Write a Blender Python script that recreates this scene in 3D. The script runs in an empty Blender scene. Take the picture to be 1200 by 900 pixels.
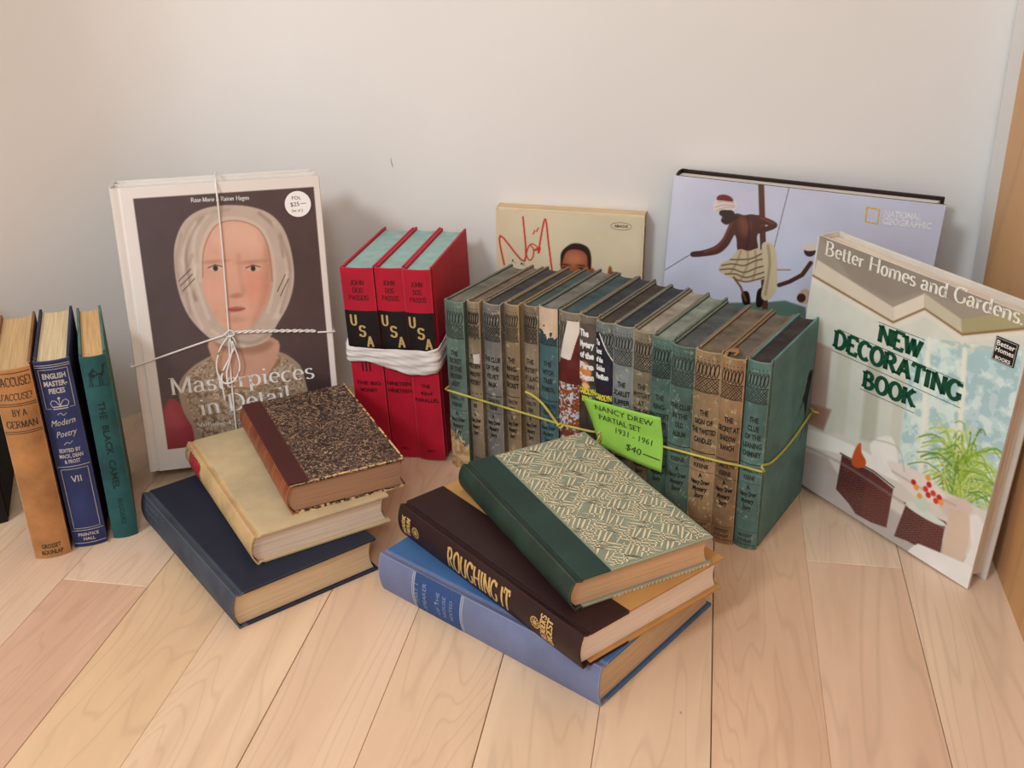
import bpy, math, random
import numpy as np
from mathutils import Matrix, Vector
random.seed(7); rng = np.random.default_rng(7)
SC = bpy.context.scene; COL = SC.collection

# ------------------------------------------------------------ camera, world, lights, exposure
def camera():
    cd = bpy.data.cameras.new('camera'); o = bpy.data.objects.new('camera', cd); COL.objects.link(o)
    th, ro = 0.44622, -0.02566
    fwd = Vector((0, math.cos(th), -math.sin(th))); up0 = Vector((0, math.sin(th), math.cos(th))); r0 = Vector((1, 0, 0))
    r = r0*math.cos(ro)+up0*math.sin(ro); u = -r0*math.sin(ro)+up0*math.cos(ro)
    M = Matrix((r, u, -fwd)).transposed().to_4x4(); M.translation = (0, 0, 0.59331)
    o.matrix_world = M; cd.sensor_width = 36; cd.lens = 36*1266.24/1200; cd.clip_start = .01
    SC.camera = o
camera()
W = bpy.data.worlds.new('world'); SC.world = W; W.use_nodes = True
W.node_tree.nodes['Background'].inputs[0].default_value = (0.88, 0.945, 1.0, 1); W.node_tree.nodes['Background'].inputs[1].default_value = 0.85
def area(name, loc, tgt, size, power, color):
    l = bpy.data.lights.new(name, 'AREA'); l.shape = 'DISK'; l.size = size; l.energy = power; l.color = color
    o = bpy.data.objects.new(name, l); COL.objects.link(o); o.location = loc
    o.rotation_euler = (Vector(tgt)-Vector(loc)).to_track_quat('-Z', 'Y').to_euler(); return o
area('key_fill_lamp', (-1.45, -1.0, 1.95), (0, 1, .1), 0.55, 27.5, (.935, .97, 1))
area('key_fill_lamp', (0.35, -1.5, 2.1), (0.1, 1, .25), 1.1, 44, (.94, .975, 1))  # broad fill added behind the camera to brighten the wall and soften shadows
vs = SC.view_settings; vs.view_transform = 'Standard'; vs.look = 'None'; vs.gamma = 1; vs.use_curve_mapping = False; vs.exposure = 0.06
SC.cycles.max_bounces = 6; SC.cycles.diffuse_bounces = 4; SC.cycles.caustics_reflective = False; SC.cycles.caustics_refractive = False

# ------------------------------------------------------------ helpers
def lin(c):
    c = np.asarray(c, float)/255.
    return np.where(c <= .04045, c/12.92, ((c+.055)/1.055)**2.4)
def L4(c): return tuple(float(x) for x in lin(c))+(1.,)
class MB:
    def __init__(s): s.v = []; s.f = []; s.m = []
    def add(s, vs, fs, mi=0):
        b = len(s.v); s.v += [tuple(map(float, p)) for p in vs]; s.f += [tuple(b+i for i in f) for f in fs]; s.m += [mi]*len(fs)
    def box(s, lo, hi, mi=0, perm=lambda *p: p):
        P = [perm(x, y, z) for z in (lo[2], hi[2]) for y in (lo[1], hi[1]) for x in (lo[0], hi[0])]
        s.add(P, [(0, 2, 3, 1), (4, 5, 7, 6), (0, 1, 5, 4), (2, 6, 7, 3), (0, 4, 6, 2), (1, 3, 7, 5)], mi)
    def prism(s, prof, h0, h1, perm, side=0, cap=0, capf=None):   # closed profile in (T,D) extruded along H
        n = len(prof)
        A = [perm(t, d, h0) for t, d in prof]+[perm(t, d, h1) for t, d in prof]
        s.add(A, [(i, (i+1) % n, n+(i+1) % n, n+i) for i in range(n)], side)
        b = len(s.v)-2*n
        s.f += [tuple(b+i for i in range(n))[::-1], tuple(b+n+i for i in range(n))]; s.m += [cap if capf is None else capf[0], cap if capf is None else capf[1]]
def mesh_obj(name, mb, mats, parent=None, bevel=0, smooth=False, seg=2):
    me = bpy.data.meshes.new(name); me.from_pydata(mb.v, [], mb.f)
    mats = mats if isinstance(mats, (list, tuple)) else [mats]
    for m in mats: me.materials.append(m)
    if len(mats) > 1: me.polygons.foreach_set('material_index', mb.m)
    me.validate(); me.update()
    import bmesh
    bm = bmesh.new(); bm.from_mesh(me); bmesh.ops.recalc_face_normals(bm, faces=bm.faces); bm.to_mesh(me); bm.free()
    if smooth: me.polygons.foreach_set('use_smooth', [True]*len(me.polygons))
    o = bpy.data.objects.new(name, me); COL.objects.link(o)
    if parent: o.parent = parent
    if bevel:
        b = o.modifiers.new('bevel', 'BEVEL'); b.width = bevel; b.segments = seg; b.limit_method = 'ANGLE'; b.angle_limit = .6
    return o
def empty(name, label, cat, M=None, group=None):
    o = bpy.data.objects.new(name, None); COL.objects.link(o); o.empty_display_size = .03
    if M is not None: o.matrix_world = M
    o['label'] = label; o['category'] = cat
    if group: o['group'] = group
    return o
def tag(o, label, cat, group=None):
    o['label'] = label; o['category'] = cat
    if group: o['group'] = group
    return o
def pose(loc, yaw=0, tilt=0, roll=0):
    return Matrix.Translation(loc) @ Matrix.Rotation(yaw, 4, 'Z') @ Matrix.Rotation(-tilt, 4, 'X') @ Matrix.Rotation(roll, 4, 'Y')

# ------------------------------------------------------------ materials
def mat(name, rough=.7, spec=.3):
    m = bpy.data.materials.new(name); m.use_nodes = True; t = m.node_tree; b = t.nodes['Principled BSDF']
    b.inputs['Roughness'].default_value = rough; b.inputs['Specular IOR Level'].default_value = spec
    return m, t, b
def N(t, kind, **k):
    n = t.nodes.new(kind)
    for a, v in k.items():
        if a[0] == '_': setattr(n, a[1:], v)
        else: n.inputs[a.replace('__', ' ')].default_value = v
    return n
def noise(t, vec, scale, detail=3, rough=.55, dist=0):
    n = N(t, 'ShaderNodeTexNoise', Scale=scale, Detail=detail, Roughness=rough, Distortion=dist)
    if vec is not None: t.links.new(vec, n.inputs['Vector'])
    return n.outputs['Fac']
def ramp(t, fac, stops):
    r = N(t, 'ShaderNodeValToRGB'); e = r.color_ramp.elements
    while len(e) < len(stops): e.new(.5)
    for el, (p, c) in zip(e, stops): el.position = p; el.color = c
    t.links.new(fac, r.inputs[0]); return r.outputs[0]
def mixc(t, fac, a, b, blend='MIX'):
    m = N(t, 'ShaderNodeMix', _data_type='RGBA', _blend_type=blend)
    for s, v in ((0, fac), (6, a), (7, b)):
        if isinstance(v, (int, float, tuple)): m.inputs[s].default_value = v
        else: t.links.new(v, m.inputs[s])
    return m.outputs[2]
def mth(t, op, a, b=0.):
    m = N(t, 'ShaderNodeMath', _operation=op)
    for s, v in ((0, a), (1, b)):
        if isinstance(v, (int, float)): m.inputs[s].default_value = v
        else: t.links.new(v, m.inputs[s])
    return m.outputs[0]
def mapping(t, out, scale, rot=(0, 0, 0)):
    m = N(t, 'ShaderNodeMapping'); m.inputs['Scale'].default_value = scale; m.inputs['Rotation'].default_value = rot
    t.links.new(out, m.inputs[0]); return m.outputs[0]
def objvec(t, rnd=False):
    tc = N(t, 'ShaderNodeTexCoord')
    if not rnd: return tc.outputs['Object']
    oi = N(t, 'ShaderNodeObjectInfo'); va = N(t, 'ShaderNodeVectorMath', _operation='ADD'); mu = mth(t, 'MULTIPLY', oi.outputs['Random'], 37.)
    t.links.new(tc.outputs['Object'], va.inputs[0]); t.links.new(mu, va.inputs[1]); return va.outputs[0]
def bump(t, b, h, strength, dist):
    n = N(t, 'ShaderNodeBump', Strength=strength, Distance=dist); t.links.new(h, n.inputs['Height']); t.links.new(n.outputs[0], b.inputs['Normal'])
def cloth(name, c, wear=None, amt=.5, rough=.75, var=.16, weave=1., streak=None, spec=.25, spots=0.):
    m, t, b = mat(name, rough, spec); v = objvec(t, True)
    c = np.array(c, float); wear = np.array(wear if wear is not None else np.minimum(c*1.25+30, 255), float)
    k1 = noise(t, v, 22, 4, .6)
    base = ramp(t, k1, [(.3, L4(c*(1-var))), (.7, L4(np.minimum(c*(1+var), 255)))])
    if streak: base = mixc(t, mth(t, 'MULTIPLY', noise(t, mapping(t, v, streak), 1, 3, .6), .55), base, L4(c*.55))
    if spots: base = mixc(t, mth(t, 'MULTIPLY', mth(t, 'GREATER_THAN', noise(t, v, 160, 3, .7), .68-.1*spots), .6), base, L4(wear))
    if amt:
        bv = N(t, 'ShaderNodeBevel', Radius=.0016, _samples=4); g = N(t, 'ShaderNodeNewGeometry')
        d = N(t, 'ShaderNodeVectorMath', _operation='DOT_PRODUCT'); t.links.new(bv.outputs[0], d.inputs[0]); t.links.new(g.outputs['Normal'], d.inputs[1])
        e = mth(t, 'MULTIPLY', mth(t, 'SUBTRACT', 1., d.outputs['Value']), 9*amt)
        e = mth(t, 'MULTIPLY', e, mth(t, 'ADD', noise(t, v, 190, 3, .7), .1)); e = mth(t, 'MINIMUM', e, min(1., amt*1.3))
        base = mixc(t, e, base, L4(wear))
    t.links.new(base, b.inputs['Base Color'])
    if weave: bump(t, b, noise(t, mapping(t, v, (1, 1, .6)), 1500, 2, .5), .35*weave, .0004)
    return m
def paper(name, c, axis, dark=.84, fine=1100):
    m, t, b = mat(name, .85, .1); v = objvec(t, True); s = [14, 14, 14]; s[axis] = fine
    n = noise(t, mapping(t, v, tuple(s)), 1, 3, .6); c = np.array(c, float)
    n2 = noise(t, v, 25, 3)
    a = ramp(t, n, [(.3, L4(c*dark)), (.62, L4(np.minimum(c*1.03, 255)))])
    t.links.new(mixc(t, mth(t, 'MULTIPLY', n2, .35), a, L4(c*.86)), b.inputs['Base Color']); bump(t, b, n, .35, .0006)
    return m
def plain(name, c, rough=.6, spec=.3, var=.05):
    m, t, b = mat(name, rough, spec)
    t.links.new(ramp(t, noise(t, objvec(t), 60, 3), [(.3, L4(np.array(c)*(1-var))), (.7, L4(np.minimum(np.array(c)*(1+var), 255)))]), b.inputs['Base Color']); return m
def printed(name, rough=.35, spec=.5, coat=.0):
    m, t, b = mat(name, rough, spec); a = N(t, 'ShaderNodeAttribute', _attribute_name='print'); t.links.new(a.outputs['Color'], b.inputs['Base Color'])
    b.inputs['Coat Weight'].default_value = coat; b.inputs['Coat Roughness'].default_value = .15; return m
INK = {}
def ink(name, c, rough=.6, metal=0):
    if name not in INK:
        m, t, b = mat(name, rough, .3); b.inputs['Base Color'].default_value = L4(c); b.inputs['Metallic'].default_value = metal
        k = noise(t, objvec(t), 400, 2); t.links.new(mixc(t, k, L4(np.array(c)*.85), L4(np.minimum(np.array(c)*1.12, 255))), b.inputs['Base Color']); INK[name] = m
    return INK[name]
BLACK = ink('black ink', (26, 24, 24)); FADED = ink('faded black ink', (48, 44, 38)); WHITEINK = ink('white ink', (238, 234, 228)); GOLD = ink('gold foil', (214, 182, 118), .35, .35)
PALEGOLD = ink('pale gold foil', (190, 186, 178), .4, .2)

# ------------------------------------------------------------ lettering
class Flat:                                        # flat print gathered in (u,v), mapped onto a surface
    def __init__(s): s.v = []; s.f = []
    def poly(s, pts): b = len(s.v); s.v += list(pts); s.f.append(tuple(range(b, b+len(pts))))
    def stroke(s, pts, w, maxseg=.004, closed=False, taper=False):
        P = [np.array(p, float) for p in pts]
        if closed: P.append(P[0])
        Q = [P[0]]
        for a, b in zip(P, P[1:]):
            n = max(1, int(np.hypot(*(b-a))/maxseg))
            Q += [a+(b-a)*(i+1)/n for i in range(n)]
        b0 = len(s.v)
        for i, q in enumerate(Q):
            d = Q[min(i+1, len(Q)-1)]-Q[max(i-1, 0)]; l = np.hypot(*d) or 1; n = np.array([-d[1], d[0]])/l
            ww = w*(1 if not taper else .25+.75*math.sin(math.pi*min(max(i/(len(Q)-1), .04), .96)))
            s.v += [tuple(q+n*ww/2), tuple(q-n*ww/2)]
        s.f += [(b0+2*i, b0+2*i+1, b0+2*i+3, b0+2*i+2) for i in range(len(Q)-1)]
    def ellipse(s, cx, cy, rx, ry, w=None, n=14, rot=0):
        pts = [(cx+rx*math.cos(a)*math.cos(rot)-ry*math.sin(a)*math.sin(rot), cy+rx*math.cos(a)*math.sin(rot)+ry*math.sin(a)*math.cos(rot)) for a in np.linspace(0, 2*math.pi, n, endpoint=False)]
        if w: s.stroke(pts, w, 1, True)
        else: s.poly(pts)
    def obj(s, name, parent, f, material):
        mb = MB(); mb.v = [tuple(map(float, f(*p))) for p in s.v]; mb.f = s.f; mb.m = [0]*len(s.f)
        me = bpy.data.meshes.new(name); me.from_pydata(mb.v, [], mb.f); me.materials.append(material); me.update()
        o = bpy.data.objects.new(name, me); COL.objects.link(o); o.parent = parent; return o
TC = {}
def sans(txt, shear=0, bold=0, res=2):
    k = (txt, shear, bold)
    if k not in TC:
        cu = bpy.data.curves.new('t', 'FONT'); cu.body = txt; cu.shear = shear; cu.offset = bold; cu.resolution_u = res; cu.fill_mode = 'FRONT'
        o = bpy.data.objects.new('t', cu); COL.objects.link(o); dg = bpy.context.evaluated_depsgraph_get(); e = o.evaluated_get(dg); me = e.to_mesh()
        v = np.array([(p.co.x, p.co.y) for p in me.vertices]).reshape(-1, 2); f = [tuple(p.vertices) for p in me.polygons]; e.to_mesh_clear()
        bpy.data.objects.remove(o); bpy.data.curves.remove(cu); TC[k] = (v, f)
    return TC[k]
def put(fl, glyphs, p0, p1, h, cap, up=None):
    # place glyph mesh: baseline from p0 to p1, cap height h
    v, f = glyphs
    if len(v) == 0: return
    x0, x1 = v[:, 0].min(), v[:, 0].max(); p0 = np.array(p0, float); p1 = np.array(p1, float); d = p1-p0; l = np.hypot(*d); e = d/l
    n = np.array([-e[1], e[0]]) if up is None else np.array(up, float); k = (v[:, 0]-x0)/(x1-x0)*l; b = len(fl.v)
    P = p0+np.outer(k, e)+np.outer(v[:, 1]/cap*h, n); fl.v += [tuple(p) for p in P]; fl.f += [tuple(b+i for i in q) for q in f]
def text(fl, s, p0, p1, h, shear=0, bold=0, up=None): put(fl, sans(s, shear, bold), p0, p1, h, .72, up)
def arc(cx, cy, rx, ry, a0, a1, n=9): return [(cx+rx*math.cos(math.radians(a)), cy+ry*math.sin(math.radians(a))) for a in np.linspace(a0, a1, n)]
def bowl(x, y0, y1, r): ym = (y0+y1)/2; return [(x, y1)]+arc(x+r*.35, ym, r*.65, (y1-y0)/2, 90, -90)+[(x, y0)]
X = .64
GL = {   # advance, strokes, serifs (x, y)
 'M': (1.02, [[(.14, 0), (.14, 1)], [(.14, 1), (.5, .05)], [(.5, .05), (.86, 1)], [(.88, 0), (.88, 1)]], [(.14, 0), (.88, 0), (.1, 1), (.92, 1)]),
 'N': (.9, [[(.14, 0), (.14, 1)], [(.14, 1), (.76, 0)], [(.76, 0), (.76, 1)]], [(.14, 0), (.1, 1), (.76, 1)]),
 'E': (.78, [[(.15, 0), (.15, 1)], [(.15, 1), (.68, 1), (.68, .82)], [(.15, .52), (.52, .52)], [(.15, 0), (.7, 0), (.7, .2)]], [(.15, 0), (.15, 1)]),
 'W': (1.1, [[(.08, 1), (.3, 0)], [(.3, 0), (.55, .95)], [(.55, .95), (.78, 0)], [(.78, 0), (1.02, 1)]], [(.08, 1), (.55, 1), (1.02, 1)]),
 'D': (.88, [[(.15, 0), (.15, 1)], bowl(.15, 0, 1, .62)], [(.1, 0), (.1, 1)]),
 'C': (.84, [arc(.47, .5, .36, .5, 45, 315, 14), [(.74, .8), (.76, 1)]], []),
 'O': (.9, [arc(.45, .5, .36, .5, 0, 360, 18)], []),
 'G': (.9, [arc(.47, .5, .36, .5, 45, 320, 14), [(.76, .42), (.76, .1)], [(.74, .8), (.76, 1)]], [(.74, .44)]),
 'R': (.86, [[(.15, 0), (.15, 1)], bowl(.15, .5, 1, .5), [(.4, .5), (.74, 0)]], [(.15, 0), (.12, 1), (.76, 0)]),
 'A': (.88, [[(.1, 0), (.44, 1)], [(.44, 1), (.78, 0)], [(.22, .34), (.66, .34)]], [(.1, 0), (.78, 0)]),
 'T': (.8, [[(.4, 0), (.4, 1)], [(.08, .8), (.08, 1), (.72, 1), (.72, .8)]], [(.4, 0)]),
 'I': (.42, [[(.2, 0), (.2, 1)]], [(.2, 0), (.2, 1)]),
 'B': (.84, [[(.15, 0), (.15, 1)], bowl(.15, .52, 1, .46), bowl(.15, 0, .52, .54)], [(.1, 0), (.1, 1)]),
 'K': (.88, [[(.15, 0), (.15, 1)], [(.7, 1), (.2, .45)], [(.35, .6), (.74, 0)]], [(.15, 0), (.15, 1), (.7, 1), (.76, 0)]),
 'H': (.92, [[(.15, 0), (.15, 1)], [(.76, 0), (.76, 1)], [(.15, .52), (.76, .52)]], [(.15, 0), (.15, 1), (.76, 0), (.76, 1)]),
 'U': (.9, [[(.15, 1), (.15, .35)]+arc(.44, .32, .29, .32, 180, 360)[0:]+[(.73, 1)]], [(.15, 1), (.73, 1)]),
 'S': (.74, [arc(.36, .75, .26, .25, 30, 250, 10)+arc(.36, .26, .28, .26, 70, -150, 10), [(.6, .8), (.62, .98)], [(.1, .02), (.1, .22)]], []),
 'V': (.88, [[(.08, 1), (.44, 0)], [(.44, 0), (.8, 1)]], [(.08, 1), (.8, 1)]),
 'P': (.8, [[(.15, 0), (.15, 1)], bowl(.15, .48, 1, .52)], [(.15, 0), (.12, 1)]),
 'Y': (.86, [[(.08, 1), (.43, .48)], [(.78, 1), (.43, .48)], [(.43, 0), (.43, .5)]], [(.08, 1), (.78, 1), (.43, 0)]),
 'J': (.6, [[(.4, 1), (.4, .2)]+arc(.22, .2, .18, .2, 0, -150, 6)], [(.4, 1)]),
 'L': (.74, [[(.15, 0), (.15, 1)], [(.15, 0), (.66, 0), (.66, .2)]], [(.15, 0), (.15, 1)]),
 'a': (.58, [[(.1, .5)]+arc(.26, .46, .16, .18, 140, 0, 6)+[(.42, .08), (.54, .02)], [(.42, .38), (.2, .33)]+arc(.22, .18, .14, .17, 110, 300, 8)+[(.42, .12)]], []),
 'b': (.64, [[(.12, 0), (.12, 1)], arc(.32, .32, .22, .32, 170, -170, 14)], [(.08, 1)]),
 'c': (.54, [arc(.3, .32, .22, .32, 50, 310, 12)], []),
 'd': (.66, [[(.5, 0), (.5, 1)], arc(.3, .32, .22, .32, 10, 350, 14)], [(.46, 1), (.56, 0)]),
 'e': (.56, [[(.1, .36), (.48, .36)]+arc(.29, .34, .2, .3, 0, 310, 14)], []),
 'g': (.6, [arc(.27, .44, .17, .2, 0, 360, 12), [(.3, .25), (.16, .15), (.4, .04)]+arc(.28, -.14, .2, .13, 40, -220, 12), [(.42, .56), (.55, .62)]], []),
 'i': (.32, [[(.16, 0), (.16, .62)], [(.16, .84), (.16, .94)]], [(.16, 0), (.1, .62)]),
 'l': (.32, [[(.16, 0), (.16, 1)]], [(.16, 0), (.1, 1)]),
 'm': (1.0, [[(.14, 0), (.14, .62)], [(.14, .45)]+arc(.32, .42, .18, .2, 150, 0, 7)+[(.5, 0)], [(.5, .45)]+arc(.68, .42, .18, .2, 150, 0, 7)+[(.86, 0)]], [(.14, 0), (.5, 0), (.86, 0), (.08, .62)]),
 'n': (.66, [[(.14, 0), (.14, .62)], [(.14, .45)]+arc(.32, .42, .2, .2, 150, 0, 7)+[(.52, 0)]], [(.14, 0), (.52, 0), (.08, .62)]),
 'o': (.6, [arc(.3, .32, .21, .32, 0, 360, 16)], []),
 'p': (.64, [[(.14, -.3), (.14, .62)], arc(.34, .32, .21, .32, 170, -170, 14)], [(.14, -.3), (.08, .62)]),
 'r': (.46, [[(.14, 0), (.14, .62)], [(.14, .4), (.24, .58), (.4, .58)]], [(.14, 0), (.08, .62)]),
 's': (.48, [arc(.25, .48, .15, .15, 30, 250, 8)+arc(.25, .17, .17, .16, 70, -150, 8)], []),
 't': (.4, [[(.18, .84), (.18, .14)]+arc(.29, .14, .11, .13, 180, 310, 5), [(.04, .62), (.36, .62)]], []),
 'u': (.66, [[(.14, .62), (.14, .2)]+arc(.32, .2, .18, .2, 180, 340, 6), [(.52, 0), (.52, .62)]], [(.1, .62), (.48, .62)]),
 'w': (.86, [[(.06, .62), (.24, 0)], [(.24, 0), (.42, .6)], [(.42, .6), (.6, 0)], [(.6, 0), (.78, .62)]], [(.06, .62), (.78, .62)]),
 '-': (.4, [[(.06, .3), (.34, .3)]], []), '.': (.3, [[(.12, 0), (.12, .1)]], []), ',': (.3, [[(.14, .08), (.08, -.14)]], []),
 '&': (.8, [[(.7, 0), (.2, .7)]+arc(.34, .82, .16, .16, 200, -40, 8)+[(.18, .4)]+arc(.3, .2, .2, .2, 140, 330, 8)+[(.7, .5)]], []),
 '1': (.5, [[(.25, 0), (.25, 1), (.1, .85)]], [(.25, 0)]), "'": (.25, [[(.12, 1), (.1, .75)]], []), '!': (.34, [[(.16, 1), (.16, .3)], [(.16, 0), (.16, .1)]], []),
 ' ': (.36, [], [])}
def serif(txt, thick=.13, thin=.05, sw=.12, st=.045, track=0, shear=0):
    fl = Flat(); x = 0
    for ch in txt:
        adv, st_, se = GL.get(ch, GL['o'])
        for s in st_:
            P0 = [np.array(p, float)+(x, 0) for p in s]; P = [P0[0]]; b0 = len(fl.v)
            for a, b in zip(P0, P0[1:]):
                n = max(1, int(np.hypot(*(b-a))/.24)); P += [a+(b-a)*(i+1)/n for i in range(n)]
            for i, q in enumerate(P):
                d = P[min(i+1, len(P)-1)]-P[max(i-1, 0)]; l = np.hypot(*d) or 1; n = np.array([-d[1], d[0]])/l
                w = thin+(thick-thin)*abs(d[1])/l; fl.v += [tuple(q+n*w/2), tuple(q-n*w/2)]
            fl.f += [(b0+2*i, b0+2*i+1, b0+2*i+3, b0+2*i+2) for i in range(len(P)-1)]
        for sx, sy in se:
            y0 = min(max(sy, -1), 1); yy = (y0-st, y0) if sy > .3 else (y0, y0+st)
            fl.poly([(x+sx-sw, yy[0]), (x+sx+sw, yy[0]), (x+sx+sw, yy[1]), (x+sx-sw, yy[1])])
        x += adv+track
    v = np.array(fl.v)
    if shear: v[:, 0] += v[:, 1]*shear
    return v, fl.f
def stext(fl, s, p0, p1, h, up=None, **k): put(fl, serif(s, **k), p0, p1, h, 1., up)

# ------------------------------------------------------------ numpy print canvas
def fbm(u, v, scale, octv=4, seed=0):
    r = np.random.default_rng(seed); o = np.zeros_like(u); a = 1.; tot = 0
    for k in range(octv):
        g = r.random((64, 64)); x = (u*scale*2**k) % 63; y = (v*scale*2**k) % 63; i = x.astype(int); j = y.astype(int); fx = x-i; fy = y-j
        fx = fx*fx*(3-2*fx); fy = fy*fy*(3-2*fy)
        o += a*((g[i, j]*(1-fx)+g[i+1, j]*fx)*(1-fy)+(g[i, j+1]*(1-fx)+g[i+1, j+1]*fx)*fy); tot += a; a *= .5
    return o/tot
class Canvas:
    def __init__(s, w, h, n, col):
        s.w, s.h = w, h; s.nx = n; s.ny = max(2, int(n*h/w)); s.px = w/n
        s.u, s.v = np.meshgrid(np.linspace(0, w, s.nx+1), np.linspace(0, h, s.ny+1)); s.c = np.zeros(s.u.shape+(3,))+np.array(col, float)
    def mix(s, a, col):
        a = np.clip(a, 0, 1)[..., None]; s.c = s.c*(1-a)+np.array(col, float)*a
    def sdpoly(s, pts):
        P = np.array(pts, float); u, v = s.u, s.v; d = np.full(u.shape, 1e9); ins = np.zeros(u.shape, bool)
        for (x0, y0), (x1, y1) in zip(P, np.roll(P, -1, 0)):
            ex, ey = x1-x0, y1-y0; t = np.clip(((u-x0)*ex+(v-y0)*ey)/(ex*ex+ey*ey+1e-12), 0, 1); d = np.minimum(d, (u-x0-t*ex)**2+(v-y0-t*ey)**2)
            if y0 != y1:
                c = (y0 > v) != (y1 > v); ins ^= c & (u < (x1-x0)*(v-y0)/(y1-y0)+x0)
        d = np.sqrt(d); return np.where(ins, -d, d)
    def poly(s, pts, col, soft=1., a=1.): s.mix(a*np.clip(.5-s.sdpoly(pts)/(s.px*soft), 0, 1), col)
    def smooth(s, pts, col, soft=1., a=1.): s.poly(cat_rom(pts, True, 4), col, soft, a)
    def ell(s, cx, cy, rx, ry, col, soft=1., a=1., rot=0):
        x = (s.u-cx)*math.cos(rot)+(s.v-cy)*math.sin(rot); y = -(s.u-cx)*math.sin(rot)+(s.v-cy)*math.cos(rot)
        q = np.sqrt((x/rx)**2+(y/ry)**2); s.mix(a*np.clip(.5-(q-1)*min(rx, ry)/(s.px*soft), 0, 1), col)
    def line(s, pts, w, col, soft=1., a=1.):
        d = np.full(s.u.shape, 1e9)
        for (x0, y0), (x1, y1) in zip(pts, pts[1:]):
            ex, ey = x1-x0, y1-y0; t = np.clip(((s.u-x0)*ex+(s.v-y0)*ey)/(ex*ex+ey*ey+1e-12), 0, 1); d = np.minimum(d, (s.u-x0-t*ex)**2+(s.v-y0-t*ey)**2)
        s.mix(a*np.clip(.5-(np.sqrt(d)-w/2)/(s.px*soft), 0, 1), col)
    def shade(s, amt, scale, seed=1, octv=4): s.c *= (1+amt*(fbm(s.u, s.v, scale, octv, seed)-.5)*2)[..., None]
    def obj(s, name, parent, f, material, keep=None):
        ny, nx = s.u.shape; P = f(s.u.ravel(), s.v.ravel()); co = np.stack([np.broadcast_to(p, s.u.size) for p in P], -1).astype(np.float32)
        idx = np.arange(ny*nx).reshape(ny, nx); q = np.stack([idx[:-1, :-1], idx[:-1, 1:], idx[1:, 1:], idx[1:, :-1]], -1).reshape(-1, 4)
        if keep is not None: k = keep.ravel(); q = q[k[q].all(1)]
        me = bpy.data.meshes.new(name); me.vertices.add(len(co)); me.vertices.foreach_set('co', co.ravel())
        me.loops.add(q.size); me.loops.foreach_set('vertex_index', q.ravel().astype(np.int32)); me.polygons.add(len(q))
        me.polygons.foreach_set('loop_start', np.arange(0, q.size, 4, dtype=np.int32)); me.polygons.foreach_set('loop_total', np.full(len(q), 4, np.int32))
        at = me.color_attributes.new('print', 'FLOAT_COLOR', 'POINT'); c = np.ones((len(co), 4), np.float32); c[:, :3] = lin(np.clip(s.c, 0, 255)).reshape(-1, 3)
        at.data.foreach_set('color', c.ravel()); me.update(calc_edges=True); me.validate(); me.materials.append(material)
        me.polygons.foreach_set('use_smooth', [True]*len(me.polygons))
        o = bpy.data.objects.new(name, me); COL.objects.link(o); o.parent = parent; return o
def cat_rom(pts, closed=False, n=6):
    P = [np.array(p, float) for p in pts]; m = len(P); out = []
    for i in range(m if closed else m-1):
        g = (lambda k: P[k % m]) if closed else (lambda k: P[min(max(k, 0), m-1)])
        a, b, c, d = g(i-1), g(i), g(i+1), g(i+2)
        for k in range(n):
            t = k/n; out.append(.5*((2*b)+(c-a)*t+(2*a-5*b+4*c-d)*t*t+(3*b-a-3*c+d)*t**3))
    if not closed: out.append(P[-1])
    return out
def tube(mb, pts, r, n=6, sm=5, closed=False, taper=None):
    P = [Vector(p) for p in (cat_rom(pts, closed, sm) if sm else pts)]; m = len(P); rings = []
    up = Vector((.3, .2, 1)).normalized()
    for i, p in enumerate(P):
        d = ((P[(i+1) % m]-P[i-1]) if closed else (P[min(i+1, m-1)]-P[max(i-1, 0)])).normalized(); a = d.cross(up)
        if a.length < .1: a = d.cross(Vector((1, 0, 0)))
        a.normalize(); b = d.cross(a); rr = r*(taper(i/(m-1)) if taper else 1)
        rings.append([tuple(p+a*rr*math.cos(2*math.pi*k/n)+b*rr*math.sin(2*math.pi*k/n)) for k in range(n)])
    vs = [q for g in rings for q in g]; fs = [(i*n+k, i*n+(k+1) % n, ((i+1) % m)*n+(k+1) % n, ((i+1) % m)*n+k) for i in range(m if closed else m-1) for k in range(n)]
    if not closed: fs += [tuple(range(n))[::-1], tuple((m-1)*n+k for k in range(n))]
    mb.add(vs, fs)

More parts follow.
